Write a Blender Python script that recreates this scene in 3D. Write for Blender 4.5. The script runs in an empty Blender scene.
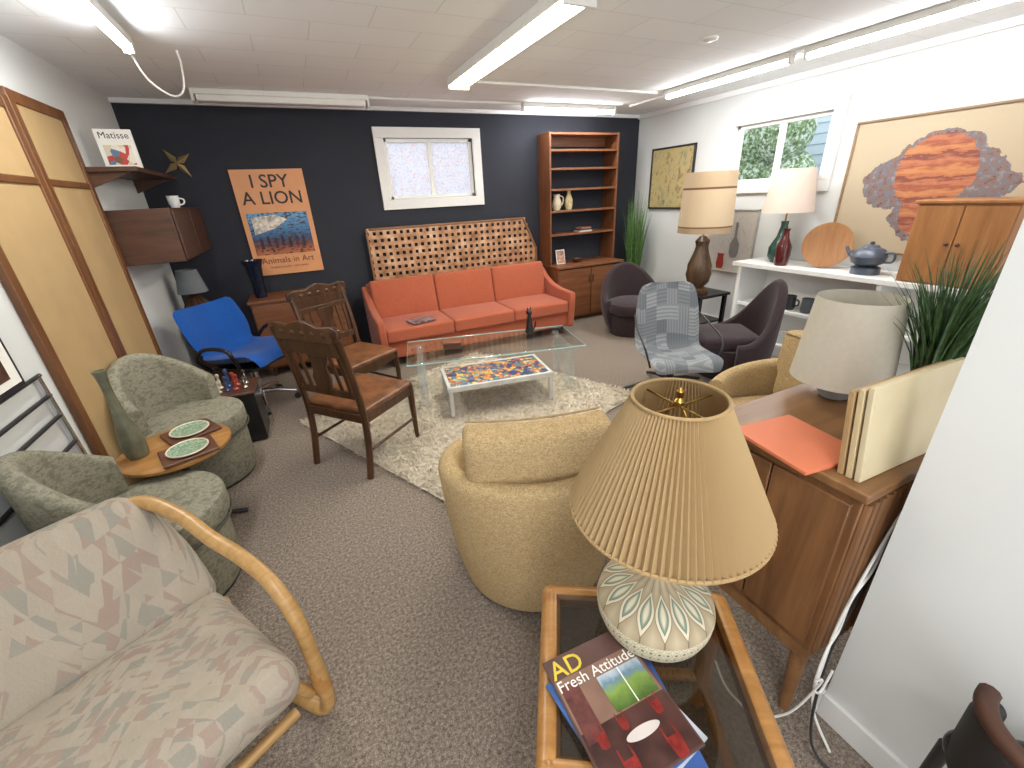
import bpy,bmesh,math,random
from mathutils import Vector,Matrix,Euler
random.seed(7)
COL=bpy.context.scene.collection
rad=math.radians; pi=math.pi; sin=math.sin; cos=math.cos
def S(r,g,b):
    f=lambda c:(c/255/12.92) if c/255<=.04045 else ((c/255+.055)/1.055)**2.4
    return (f(r),f(g),f(b))
# ------------------------------------------------------------- materials
def newmat(name,rough=.6,metal=0.,spec=.5):
    m=bpy.data.materials.new(name); m.use_nodes=True
    nt=m.node_tree; b=nt.nodes["Principled BSDF"]
    b.inputs["Roughness"].default_value=rough; b.inputs["Metallic"].default_value=metal
    b.inputs["Specular IOR Level"].default_value=spec
    return m,nt,b
def nd(nt,t,props={},**ins):
    n=nt.nodes.new(t)
    for k,v in props.items(): setattr(n,k,v)
    for k,v in ins.items():
        key=int(k[1:]) if k[0]=='i' and k[1:].isdigit() else k.replace('_',' ')
        s=n.inputs[key]
        if isinstance(v,bpy.types.NodeSocket): nt.links.new(v,s)
        else: s.default_value=v
    return n
def mth(nt,op,a,b=0.,c=0.):
    n=nt.nodes.new("ShaderNodeMath"); n.operation=op
    for i,v in enumerate((a,b,c)):
        if isinstance(v,bpy.types.NodeSocket): nt.links.new(v,n.inputs[i])
        else: n.inputs[i].default_value=v
    return n.outputs[0]
def obc(nt,scale=(1,1,1),rot=(0,0,0)):
    tc=nt.nodes.new("ShaderNodeTexCoord"); mp=nt.nodes.new("ShaderNodeMapping")
    nt.links.new(tc.outputs["Object"],mp.inputs[0]); mp.inputs["Scale"].default_value=scale; mp.inputs["Rotation"].default_value=rot
    return mp.outputs[0]
def ramp(nt,fac,stops,interp='LINEAR'):
    n=nt.nodes.new("ShaderNodeValToRGB"); n.color_ramp.interpolation=interp
    el=n.color_ramp.elements
    while len(el)<len(stops): el.new(.5)
    for e,(p,c) in zip(el,stops): e.position=p; e.color=(*c,1)
    nt.links.new(fac,n.inputs[0]); return n.outputs[0]
def mixc(nt,fac,a,b,bt='MIX'):
    n=nt.nodes.new("ShaderNodeMix"); n.data_type='RGBA'; n.blend_type=bt
    for i,v in ((0,fac),(6,a),(7,b)):
        if isinstance(v,bpy.types.NodeSocket): nt.links.new(v,n.inputs[i])
        elif i==0: n.inputs[i].default_value=v
        else: n.inputs[i].default_value=(*v,1)
    return n.outputs[2]
def bump(nt,b,h,strength=.3,dist=.01):
    n=nd(nt,"ShaderNodeBump",Strength=strength,Distance=dist,Height=h); nt.links.new(n.outputs[0],b.inputs["Normal"])
def noise(nt,vec,scale,detail=3,rough=.5,dist=0.):
    return nd(nt,"ShaderNodeTexNoise",Vector=vec,Scale=scale,Detail=detail,Roughness=rough,Distortion=dist).outputs[0]
def plain(name,c,rough=.5,metal=0.,spec=.5,var=.12,sc=9.):
    m,nt,b=newmat(name,rough,metal,spec)
    f=noise(nt,obc(nt),sc,2)
    c1=tuple(x*(1-var) for x in c); c2=tuple(min(1,x*(1+var)) for x in c)
    nt.links.new(ramp(nt,f,[(.3,c1),(.7,c2)]),b.inputs["Base Color"]); return m
def fabric(name,c1,c2,sc=180.,bs=.35,big=.15,rough=.95):
    m,nt,b=newmat(name,rough,0,.2); v=obc(nt)
    f=noise(nt,v,sc,2,.6); g=noise(nt,v,4.,2)
    c=ramp(nt,f,[(.35,c1),(.65,c2)])
    c=mixc(nt,mth(nt,'MULTIPLY',g,big),c,(.02,.015,.01))
    nt.links.new(c,b.inputs["Base Color"]); bump(nt,b,f,bs,.004)
    b.inputs["Sheen Weight"].default_value=.15
    return m
def wood(name,c1,c2,axis=0,sc=1.,rough=.4,gr=1.):
    m,nt,b=newmat(name,rough,0,.5)
    s=[14*sc]*3; s[axis]=1.3*sc
    v=obc(nt,tuple(s)); f=noise(nt,v,1.6,6,.6,.6*gr)
    v2=obc(nt,tuple(x*6 for x in s)); g=noise(nt,v2,1.5,2)
    c=ramp(nt,f,[(.3,c1),(.7,c2)])
    c=mixc(nt,mth(nt,'MULTIPLY',g,.35),c,tuple(x*.45 for x in c1))
    nt.links.new(c,b.inputs["Base Color"]); bump(nt,b,g,.08,.002); return m
def emis(name,c,s):
    m,nt,b=newmat(name); b.inputs["Base Color"].default_value=(*c,1)
    b.inputs["Emission Color"].default_value=(*c,1); b.inputs["Emission Strength"].default_value=s; return m
def glassy(name,tint=(.93,.97,.96),refl=.9,base=.04,edge=.5,haze=None,transl=False):
    m=bpy.data.materials.new(name); m.use_nodes=True; nt=m.node_tree; nt.nodes.clear()
    o=nt.nodes.new("ShaderNodeOutputMaterial")
    t=nd(nt,"ShaderNodeBsdfTransparent",Color=(*tint,1)); g=nd(nt,"ShaderNodeBsdfGlossy",Color=(refl,refl,refl,1),Roughness=.03)
    lw=nd(nt,"ShaderNodeLayerWeight",Blend=.5)
    f=mth(nt,'ADD',mth(nt,'MULTIPLY',mth(nt,'POWER',lw.outputs[1],4.),edge),base)
    out=nd(nt,"ShaderNodeMixShader",i0=f,i1=t.outputs[0],i2=g.outputs[0]).outputs[0]
    if haze:
        d=nd(nt,"ShaderNodeBsdfTranslucent" if transl else "ShaderNodeBsdfDiffuse",Color=(*haze[0],1))
        if transl:
            n=noise(nt,obc(nt),40.,4,.7)
            nt.links.new(ramp(nt,n,[(.40,S(214,178,168)),(.5,S(232,236,244)),(.62,S(184,200,220))]),d.inputs[0])
        out=nd(nt,"ShaderNodeMixShader",i0=haze[1],i1=out,i2=d.outputs[0]).outputs[0]
    nt.links.new(out,o.inputs[0]); return m
# ------------------------------------------------------------- geometry
def T(loc=(0,0,0),rot=(0,0,0),sc=(1,1,1)):
    return Matrix.LocRotScale(Vector(loc),Euler(rot),Vector(sc))
class Geo:
    def __init__(s): s.v=[]; s.f=[]
    def add(s,vs,fs,M=None):
        o=len(s.v)
        for p in vs:
            p=Vector(p); s.v.append(tuple(M@p if M is not None else p))
        for f in fs: s.f.append([o+i for i in f])
        return s
    def box(s,c,d,rot=(0,0,0)):
        h=[x/2 for x in d]
        vs=[(x*h[0],y*h[1],z*h[2]) for x in(-1,1) for y in(-1,1) for z in(-1,1)]
        fs=[(0,1,3,2),(4,6,7,5),(0,4,5,1),(2,3,7,6),(0,2,6,4),(1,5,7,3)]
        return s.add(vs,fs,T(c,rot))
    def bb(s,a,b): return s.box([(a[i]+b[i])/2 for i in range(3)],[abs(b[i]-a[i]) for i in range(3)])
    def lathe(s,prof,c=(0,0,0),n=32,M=None,rf=None):
        vs=[];fs=[];k=len(prof)
        for i in range(n):
            a=2*pi*i/n
            for j,(r,z) in enumerate(prof):
                rr=r*(rf(a,j,z) if rf else 1)
                vs.append((c[0]+rr*cos(a),c[1]+rr*sin(a),c[2]+z))
        for i in range(n):
            i2=(i+1)%n
            for j in range(k-1): fs.append((i*k+j,i2*k+j,i2*k+j+1,i*k+j+1))
        if prof[0][0]>1e-4: fs.append([i*k for i in range(n)][::-1])
        if prof[-1][0]>1e-4: fs.append([i*k+k-1 for i in range(n)])
        return s.add(vs,fs,M)
    def shell(s,prof,c=(0,0,0),n=32,M=None,rf=None):
        vs=[];fs=[];k=len(prof)
        for i in range(n):
            a=2*pi*i/n
            for j,(r,z) in enumerate(prof):
                rr=r*(rf(a,j,z) if rf else 1)
                vs.append((c[0]+rr*cos(a),c[1]+rr*sin(a),c[2]+z))
        for i in range(n):
            i2=(i+1)%n
            for j in range(k-1): fs.append((i*k+j,i2*k+j,i2*k+j+1,i*k+j+1))
        return s.add(vs,fs,M)
    def tube(s,path,r,n=10,closed=False):
        P=[Vector(p) for p in path]; k=len(P)
        R=r if isinstance(r,(list,tuple)) else [r]*k
        vs=[];fs=[]; up=None
        for i,p in enumerate(P):
            if closed: d=P[(i+1)%k]-P[i-1]
            else: d=P[min(i+1,k-1)]-P[max(i-1,0)]
            if d.length<1e-9: d=Vector((0,0,1))
            d.normalize()
            if up is None:
                up=Vector((0,0,1)) if abs(d.z)<.9 else Vector((1,0,0))
            x=up-d*up.dot(d)
            if x.length<1e-6: x=Vector((1,0,0))-d*d.x
            x.normalize(); up=x; y=d.cross(x)
            for j in range(n):
                a=2*pi*j/n; vs.append(p+x*(cos(a)*R[i])+y*(sin(a)*R[i]))
        for i in range(k if closed else k-1):
            i2=(i+1)%k
            for j in range(n):
                j2=(j+1)%n; fs.append((i*n+j,i*n+j2,i2*n+j2,i2*n+j))
        if not closed:
            fs.append(list(range(n))[::-1]); fs.append([(k-1)*n+j for j in range(n)])
        return s.add(vs,fs)
    def cyl(s,p0,p1,r0,r1=None,n=16): return s.tube([p0,p1],[r0,r0 if r1 is None else r1],n)
    def rb(s,c,d,r=.04,puff=0.,rot=(0,0,0),m=6,bend=None):
        h=[x/2 for x in d]; r=min(r,*[x*.98 for x in h])
        ax=[]
        for i in range(3):
            a=[-h[i],-h[i]+.13*r,-h[i]+.4*r,-h[i]+.7*r]
            L=h[i]-r
            mid=[-L+2*L*k/m for k in range(m+1)] if L>1e-4 else [0.]
            ax.append(a+mid+[-x for x in a[::-1]])
        vs=[];idx={};fs=[]
        def vert(p):
            key=tuple(round(x,6) for x in p)
            if key in idx: return idx[key]
            inn=Vector([max(-(h[i]-r),min(h[i]-r,p[i])) for i in range(3)])
            dd=Vector(p)-inn
            q=inn+dd.normalized()*r if dd.length>1e-9 else inn
            if puff:
                a,b,cc=p[0]/h[0],p[1]/h[1],p[2]/h[2]
                t=sorted(range(3),key=lambda i:h[i])[0]
                o=[i for i in range(3) if i!=t]
                u=[a,b,cc]
                w=(1-u[o[0]]**2)*(1-u[o[1]]**2)
                q[t]+=puff*w*(1 if u[t]>0 else -1)*min(1,abs(u[t])*1.0)
            if bend: q=Vector(bend(q))
            idx[key]=len(vs); vs.append(q); return idx[key]
        for t in range(3):
            o=[i for i in range(3) if i!=t]
            for sg in(-1,1):
                A,B=ax[o[0]],ax[o[1]]
                for i in range(len(A)-1):
                    for j in range(len(B)-1):
                        q=[]
                        for (ii,jj) in((i,j),(i+1,j),(i+1,j+1),(i,j+1)):
                            p=[0,0,0]; p[t]=sg*h[t]; p[o[0]]=A[ii]; p[o[1]]=B[jj]; q.append(vert(p))
                        flip=(sg>0)!=(t!=1)
                        fs.append(q[::-1] if flip else q)
        return s.add(vs,fs,T(c,rot))
    def prism(s,poly,t,M=None):
        n=len(poly)
        vs=[(x,-t/2,z) for x,z in poly]+[(x,t/2,z) for x,z in poly]
        fs=[list(range(n)),list(range(n,2*n))[::-1]]+[(i,n+i,n+(i+1)%n,(i+1)%n) for i in range(n)]
        return s.add(vs,fs,M)
    def ball(s,c,r,n=14,rot=(0,0,0)):
        r=(r,r,r) if not isinstance(r,(tuple,list)) else r
        prof=[(max(sin(pi*j/n),0),-cos(pi*j/n)) for j in range(n+1)]; prof[0]=(0,-1); prof[-1]=(0,1)
        return s.lathe(prof,n=n*2,M=T(c,rot,r))
    def tub(s,R,Rb,t,hf,a0,a1,zb,zi,n=44,sx=1.,sy=1.,mid=.0):
        vs=[];fs=[]; k=None
        for i in range(n+1):
            a=a0+(a1-a0)*i/n; h=hf(a)
            sec=[]
            for q in range(7):
                u=q/6; z=zb+(h-t/2-zb)*u; sec.append((Rb+(R-Rb)*(u**.8)+mid*sin(pi*u),z))
            for q in range(1,8):
                w=pi*q/8; sec.append((R-t/2+t/2*cos(w),h-t/2+t/2*sin(w)))
            for q in range(4):
                u=q/3; z=(h-t/2)+(zi-(h-t/2))*u; sec.append((R-t-(R-Rb)*.4*u,z))
            k=len(sec)
            for r,z in sec: vs.append((r*sin(a)*sx,r*cos(a)*sy,z))
        for i in range(n):
            for j in range(k): 
                j2=(j+1)%k; fs.append((i*k+j,(i+1)*k+j,(i+1)*k+j2,i*k+j2))
        fs.append(list(range(k))); fs.append([n*k+j for j in range(k)][::-1])
        return s.add(vs,fs)
def mesh_obj(name,geo,mat,bevel=0,smooth=40,sub=0):
    me=bpy.data.meshes.new(name); me.from_pydata(geo.v,[],geo.f)
    bm=bmesh.new(); bm.from_mesh(me); bmesh.ops.recalc_face_normals(bm,faces=bm.faces); bm.to_mesh(me); bm.free()
    if mat: me.materials.append(mat)
    if smooth:
        me.shade_smooth(); me.set_sharp_from_angle(angle=rad(smooth))
    o=bpy.data.objects.new(name,me); COL.objects.link(o)
    if bevel:
        b=o.modifiers.new("bevel","BEVEL"); b.width=bevel; b.segments=2; b.limit_method='ANGLE'; b.angle_limit=rad(50)
    if sub:
        b=o.modifiers.new("sub","SUBSURF"); b.levels=sub; b.render_levels=sub
    return o
def part(par,name,geo,mat,label=None,bevel=0,smooth=40,sub=0,loc=(0,0,0),rot=(0,0,0)):
    o=mesh_obj(name,geo,mat,bevel,smooth,sub); o.parent=par; o.location=loc; o.rotation_euler=rot
    if label: o["label"]=label
    return o
def thing(name,label,cat,loc=(0,0,0),rz=0.,group=None,rot=None):
    o=bpy.data.objects.new(name,None); o.empty_display_size=.1; COL.objects.link(o)
    o.location=loc; o.rotation_euler=rot or (0,0,rz); o["label"]=label; o["category"]=cat
    if group:o["group"]=group
    return o
def solo(name,label,cat,geo,mat,loc=(0,0,0),rz=0.,group=None,bevel=0,smooth=40,sub=0,rot=None):
    o=mesh_obj(name,geo,mat,bevel,smooth,sub); o.location=loc; o.rotation_euler=rot or (0,0,rz)
    o["label"]=label;o["category"]=cat
    if group:o["group"]=group
    return o
def struct(name,geo,mat,bevel=0,smooth=0):
    o=mesh_obj(name,geo,mat,bevel,smooth); o["kind"]="structure"; return o
def copy_thing(src,loc,rz=None,label=None):
    c=src.copy(); COL.objects.link(c); c.location=loc
    if rz is not None: c.rotation_euler=(0,0,rz)
    if label: c["label"]=label
    def rec(a,b):
        for ch in a.children:
            if ch is b: continue
            d=ch.copy(); COL.objects.link(d); d.parent=b; rec(ch,d)
    rec(src,c); return c
def face(fx,fy): return math.atan2(fx,-fy)
def textgeo(lines,M,ext=.0006,bold=0.):
    g=Geo()
    for (s,size,x,y,al) in lines:
        c=bpy.data.curves.new("t","FONT"); c.body=s; c.size=size; c.extrude=ext; c.align_x=al; c.resolution_u=3; c.offset=bold
        o=bpy.data.objects.new("t",c); COL.objects.link(o); bpy.context.view_layer.update()
        me=o.to_mesh(); 
        g.add([(v.co.x+x,v.co.y+y,v.co.z) for v in me.vertices],[list(p.vertices) for p in me.polygons],M)
        o.to_mesh_clear(); bpy.data.objects.remove(o); bpy.data.curves.remove(c)
    return g
FM=Matrix(((1,0,0,0),(0,0,-1,0),(0,1,0,0),(0,0,0,1)))   # XY plane -> XZ facing -Y
def catmull(P,k=6,closed=False):
    P=[Vector(p) for p in P]; out=[]; n=len(P)
    for i in range(n if closed else n-1):
        g=lambda j: P[j%n] if closed else P[max(0,min(n-1,j))]
        a,b,c,d=g(i-1),g(i),g(i+1),g(i+2)
        for q in range(k):
            t=q/k
            out.append(.5*((2*b)+(c-a)*t+(2*a-5*b+4*c-d)*t*t+(3*b-a-3*c+d)*t**3))
    if not closed: out.append(P[-1])
    return out
# common materials
walnut=wood("walnut",S(62,38,26),S(98,62,42),0)
teak=wood("teak",S(110,66,40),S(144,92,58),0)
teakz=wood("teak_vertical",S(104,62,38),S(136,86,54),2)
oak=wood("honey_oak",S(160,110,58),S(194,144,84),0,rough=.3)
oakz=wood("honey_oak_vertical",S(160,110,58),S(194,144,84),2,rough=.3)
darkwood=wood("carved_dark_wood",S(50,31,19),S(94,61,37),2,rough=.3)
chrome=plain("chrome",(.7,.7,.72),.18,1,var=.05)
black=plain("black_metal",(.018,.018,.02),.4)
blackp=plain("black_lacquer",(.012,.011,.012),.25)
white=plain("white_paint",S(230,230,228),.5,var=.03,sc=3)
whitep=plain("white_plastic",S(235,235,230),.35,var=.02)
brass=plain("brass",S(160,128,66),.3,1,var=.1)
paper=plain("paper",S(240,238,230),.8,var=.03)
glass=glassy("clear_glass",(.97,.98,.98),.8,.02,.3)
# ------------------------------------------------------------- camera
R=Vector((.9000,-.4338,-.0462)).normalized()
F=Vector((.3795,.8304,-.4075)); F=(F-R*F.dot(R)).normalized(); U=R.cross(F)
cam=bpy.data.objects.new("camera",bpy.data.cameras.new("camera")); COL.objects.link(cam)
m=Matrix((R,U,-F)).transposed().to_4x4(); m.translation=Vector((0,0,1.6)); cam.matrix_world=m
cam.data.lens=423/1024*36; cam.data.sensor_width=36; cam.data.clip_start=.02
bpy.context.scene.camera=cam
bpy.context.scene.view_settings.view_transform='Standard'
# ------------------------------------------------------------- room
XL,XR,YB,YF,ZC=-1.17,4.45,5.2,-1.6,2.49
m,nt,b=newmat("carpet",.98,0,.1); v=obc(nt)
f1=noise(nt,v,80.,3,.7); f2=noise(nt,v,240.,2,.6); f3=noise(nt,v,1.2,2)
ff=mth(nt,'ADD',mth(nt,'MULTIPLY',f1,.55),mth(nt,'MULTIPLY',f2,.45))
c=ramp(nt,ff,[(.38,S(90,80,71)),(.5,S(133,121,110)),(.62,S(173,160,147))])
c=mixc(nt,mth(nt,'MULTIPLY',f3,.2),c,S(100,90,80)); nt.links.new(c,b.inputs["Base Color"]); bump(nt,b,ff,.7,.006)
struct("floor",Geo().bb((XL-.1,YF,-.06),(XR+.1,YB+.1,0)),m)
m,nt,b=newmat("ceiling_tile",.85,0,.2)
br=nd(nt,"ShaderNodeTexBrick",Vector=obc(nt,rot=(0,0,.0)),Scale=1.,Mortar_Size=.003,Brick_Width=.6,Row_Height=.3,Color1=(*S(246,249,250),1),Color2=(*S(243,246,247),1),Mortar=(*S(226,227,226),1))
nt.links.new(br.outputs[0],b.inputs["Base Color"]); bump(nt,b,br.outputs[1],-.2,.003)
struct("ceiling",Geo().bb((XL-.1,YF,ZC),(XR+.1,YB+.1,ZC+.06)),m)
navy=plain("navy_wall_paint",S(50,52,60),.8,spec=.25,var=.06,sc=2)
wallw=plain("white_wall_paint",S(216,218,216),.8,spec=.2,var=.02,sc=2)
wl=(1.02,2.02,1.61,2.21)
g=Geo(); g.bb((XL-.1,YB,0),(wl[0],YB+.1,ZC)); g.bb((wl[1],YB,0),(XR+.1,YB+.1,ZC)); g.bb((wl[0],YB,0),(wl[1],YB+.1,wl[2])); g.bb((wl[0],YB,wl[3]),(wl[1],YB+.1,ZC))
struct("wall_back",g,navy)
struct("wall_left",Geo().bb((XL-.1,YF,0),(XL,YB,ZC)),wallw)
wr=(2.67,3.65,1.60,2.15)
g=Geo(); g.bb((XR,YF,0),(XR+.1,wr[0],ZC)); g.bb((XR,wr[1],0),(XR+.1,YB,ZC)); g.bb((XR,wr[0],0),(XR+.1,wr[1],wr[2])); g.bb((XR,wr[0],wr[3]),(XR+.1,wr[1],ZC))
struct("wall_right",g,wallw)
struct("wall_partition",Geo().bb((1.21,YF,0),(1.34,.345,ZC)),wallw)
struct("baseboard_partition",Geo().bb((1.195,YF,0),(1.21,.345,.10)).bb((1.195,.345,0),(1.34,.357,.10)),white,bevel=.003)
struct("baseboard_right",Geo().bb((XR-.015,YF,0),(XR,YB,.11)),white)
struct("baseboard_back",Geo().bb((XL,YB-.015,0),(XR-.015,YB,.10)),navy)
struct("baseboard_left",Geo().bb((XL,YF,0),(XL+.012,YB-.015,.10)),white)
struct("trim_1",Geo().bb((XR-.03,YF,ZC-.05),(XR,YB,ZC)),white)
struct("trim_2",Geo().bb((XL,YB-.03,ZC-.035),(XR-.03,YB,ZC)),white)
def casing(a0,a1,z0,z1,w):
    g=Geo()
    g.box(((a0+a1)/2,0,z1+w/2),(a1-a0+2*w,.03,w)); g.box(((a0+a1)/2,0,z0-w/2),(a1-a0+2*w,.03,w))
    g.box((a0-w/2,0,(z0+z1)/2),(w,.03,z1-z0)); g.box((a1+w/2,0,(z0+z1)/2),(w,.03,z1-z0))
    return g
o=struct("trim_3",casing(wl[0],wl[1],wl[2],wl[3],.10),white,bevel=.004); o.location=(0,YB-.015,0)
o=struct("trim_4",casing(-wr[1],-wr[0],wr[2],wr[3],.10),white,bevel=.004); o.rotation_euler=(0,0,-pi/2); o.location=(XR-.015,0,0)
frost=glassy("frosted_pane",(.96,.98,1.),.8,.03,.2,(S(230,236,244),.45),True)
def window(name,a0,a1,z0,z1,pm):
    g=Geo(); w=.035; mid=(a0+a1)/2
    g.box(((a0+a1)/2,0,z1-w/2),(a1-a0,.06,w)); g.box(((a0+a1)/2,0,z0+w/2),(a1-a0,.06,w))
    g.box((a0+w/2,0,(z0+z1)/2),(w,.06,z1-z0)); g.box((a1-w/2,0,(z0+z1)/2),(w,.06,z1-z0)); g.box((mid,0,(z0+z1)/2),(w*1.3,.05,z1-z0))
    o=struct(name,g,whitep,bevel=.003)
    for i,(s0,s1) in enumerate(((a0+w,mid-w*.6),(mid+w*.6,a1-w))):
        gg=Geo().box(((s0+s1)/2,0,(z0+z1)/2),(s1-s0,.006,z1-z0-2*w)); p=part(o,"window_pane",gg,pm)
    return o
o=window("window_1",*wl,frost); o.location=(0,YB+.05,0)
o=window("window_2",-wr[1],-wr[0],wr[2],wr[3],glass); o.rotation_euler=(0,0,-pi/2); o.location=(XR+.05,0,0)
m,nt,b=newmat("exterior_shingle",.9)
br=nd(nt,"ShaderNodeTexBrick",Vector=obc(nt,rot=(pi/2,0,0)),Scale=1.,Mortar_Size=.006,Brick_Width=.11,Row_Height=.06,Color1=(*S(226,180,166),1),Color2=(*S(190,208,222),1),Mortar=(*S(140,122,118),1))
nz=noise(nt,obc(nt),14.,3,.7)
c=mixc(nt,ramp(nt,nz,[(.48,(0,0,0)),(.56,(1,1,1))]),br.outputs[0],S(206,220,236)); nt.links.new(c,b.inputs["Base Color"])
struct("wall_exterior",Geo().bb((-.5,8.6,0),(5.2,8.7,2.6)),m)
struct("floor_exterior",Geo().bb((XL-1,YB+.12,-.1),(9,9,-.05)).bb((XR+.12,-1,-.1),(9,YB+.12,-.05)),plain("pale_gravel",S(190,188,180),.9,var=.2,sc=20))
m,nt,b=newmat("hedge_leaves",.8)
c=ramp(nt,noise(nt,obc(nt),22.,4,.7),[(.35,S(56,78,46)),(.5,S(120,148,100)),(.60,S(204,216,212))]); nt.links.new(c,b.inputs["Base Color"])
g=Geo()
for i in range(9):
    for k in range(4): g.ball((6.6+random.uniform(-.2,.3),4.5+i*.38,.4+.62*k+random.uniform(-.1,.1)),(.42,.38,.42),8)
o=solo("hedge","leafy green hedge outside the side window","hedge",g,m); o["kind"]="stuff"
g=Geo()
for i in range(22): g.box((7.9,4.4,.1+i*.15),(.02,7.5,.15),(0,rad(6),0))
struct("wall_exterior_siding",g,plain("pale_blue_siding",S(194,212,226),.7,var=.03))
w=bpy.data.worlds.new("world"); bpy.context.scene.world=w; w.use_nodes=True
bg=w.node_tree.nodes["Background"]; bg.inputs[0].default_value=(*S(240,240,242),1); bg.inputs[1].default_value=2.7
# ------------------------------------------------------------- ceiling lights
tubem=emis("fluorescent_tube",(.97,.98,1.),44.)
warmtube=emis("fluorescent_tube_warm",(1.,.90,.55),16.)
def fixture(label,x,y,L,along,lit=True,w=.16,warm=False,drop=.0,energy=24):
    t=thing("fluorescent_light",label,"ceiling light",(x,y,ZC-drop),0 if along=='x' else pi/2)
    if w>.12:
        part(t,"housing",Geo().box((0,0,-.02),(L,w,.04)),whitep,bevel=.006)
        g=Geo(); q=w*.30 if warm else w*.45; pr=[(-q,-.038),(-q*.8,-.085),(q*.8,-.085),(q,-.038)]
        g.prism(pr,L*.97,T((0,0,0),(0,0,pi/2)))
        part(t,"diffuser",g,(warmtube if warm else tubem) if lit else whitep,bevel=.008)
        if warm:
            for sy in(-1,1): part(t,"reflector",Geo().prism([(sy*w*.5,-.038),(sy*w*.34,-.038),(sy*w*.46,-.06),(sy*w*.5,-.06)],L*.98,T((0,0,0),(0,0,pi/2))),whitep)
        for sx in(-1,1): part(t,"end_cap",Geo().box((sx*L/2,0,-.045),(.02,w*1.02,.085)),whitep,bevel=.004)
    else:
        part(t,"housing",Geo().box((0,0,-.022),(L,w*.55,.044)),whitep,bevel=.006)
        g=Geo().cyl((-L/2+.02,0,-.062),(L/2-.02,0,-.062),.018,n=12); part(t,"tube",g,tubem if lit else whitep)
        for sx in(-1,1): part(t,"end_cap",Geo().box((sx*(L/2-.01),0,-.055),(.025,.05,.05)),whitep,bevel=.004)
    if lit:
        l=bpy.data.lights.new("lamp_light","AREA"); l.shape='RECTANGLE'; l.size=L*.95; l.size_y=w*.5; l.energy=energy
        l.color=(1,.96,.88) if warm else (1.,.985,.96)
        lo=bpy.data.objects.new("light_source",l); COL.objects.link(lo); lo.parent=t; lo.location=(0,0,-.09)
    return t
fixture("lit bare-tube fluorescent strip near the folding screen",-.60,2.78,1.22,'y',w=.10,drop=.03,energy=12)
fixture("lit wraparound fluorescent light with warm diffuser",1.44,3.03,1.75,'y',w=.18,warm=True,energy=32)
fixture("unlit white fluorescent fixture above the dark wall",.16,4.75,1.36,'x',lit=False,w=.14)
fixture("lit fluorescent strip above the bookcase",3.05,4.72,1.22,'x',w=.12,energy=11)
fixture("lit fluorescent strip by the side window",3.66,3.25,1.3,'y',w=.12,energy=16)
fixture("lit fluorescent strip over the white shelving",3.66,1.85,1.3,'y',w=.12,energy=12)
fixture("added unseen fluorescent strip behind the camera, filling the near room",.2,-.6,1.3,'y',w=.12,energy=20)  # extra fixture out of view behind the camera, added to brighten the foreground
def conduit(label,pts,r=.011):
    g=Geo().tube(pts,r,8); return solo("conduit",label,"pipe",g,whitep)
conduit("white electrical conduit between ceiling lights",[(.86,4.72,ZC-.012),(2.42,4.72,ZC-.012)])
conduit("white electrical conduit crossing the ceiling",[(1.46,3.95,ZC-.012),(3.6,3.97,ZC-.012)])
conduit("white electrical conduit along the side wall lights",[(3.78,4.6,ZC-.014),(3.76,3.0,ZC-.014),(3.76,1.3,ZC-.014)],.013)
solo("ceiling_cap","small round white ceiling cover plate","ceiling cover",Geo().lathe([(.05,0),(.05,-.012),(.035,-.02),(0,-.02)]),whitep,(2.74,2.56,ZC))
solo("power_cord","white hanging cord looping from the strip light","cord",Geo().tube(catmull([(-.60,3.36,2.42),(-.58,3.5,2.30),(-.5,3.62,2.24),(-.45,3.75,2.30),(-.42,3.72,2.42),(-.42,3.7,2.49)],8),.006,8),whitep)
# ------------------------------------------------------------- rug
m,nt,b=newmat("shag_wool",.95,0,.1)
c=ramp(nt,noise(nt,obc(nt),30.,3),[(.3,S(188,176,156)),(.6,S(218,208,190))]); nt.links.new(c,b.inputs["Base Color"])
A,B,Cc,D=[Vector(p) for p in((-.30,3.45),(.46,1.90),(2.30,2.50),(1.50,4.20))]
g=Geo(); N=44
def rp(u,v,z):
    p=A.lerp(D,u).lerp(B.lerp(Cc,u),v); return (p.x,p.y,z)
vs=[];fs=[]
for i in range(N+1):
    for j in range(N+1):
        e=min(i,j,N-i,N-j); vs.append(rp(i/N,j/N,(.003 if e==0 else .012)+random.uniform(0,.005)))
for i in range(N):
    for j in range(N): fs.append((i*(N+1)+j,(i+1)*(N+1)+j,(i+1)*(N+1)+j+1,i*(N+1)+j+1))
g.add(vs,fs)
for k in range(36000):
    u,v=random.random(),random.random(); x,y,z=rp(u,v,.010)
    a=random.uniform(0,2*pi); l=random.uniform(.012,.042); dx,dy=cos(a),sin(a); wd=.003
    p2=(x+dx*l,y+dy*l,z+random.uniform(.008,.022))
    g.add([(x-dy*wd,y+dx*wd,z),(x+dy*wd,y-dx*wd,z),(p2[0]+dy*wd,p2[1]-dx*wd,p2[2]),(p2[0]-dy*wd,p2[1]+dx*wd,p2[2])],[(0,1,2,3)])
me=bpy.data.meshes.new("rug"); me.from_pydata(g.v,[],g.f); me.materials.append(m)
o=bpy.data.objects.new("rug",me); COL.objects.link(o); o["label"]="cream shaggy wool rug under the coffee tables"; o["category"]="rug"
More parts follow.
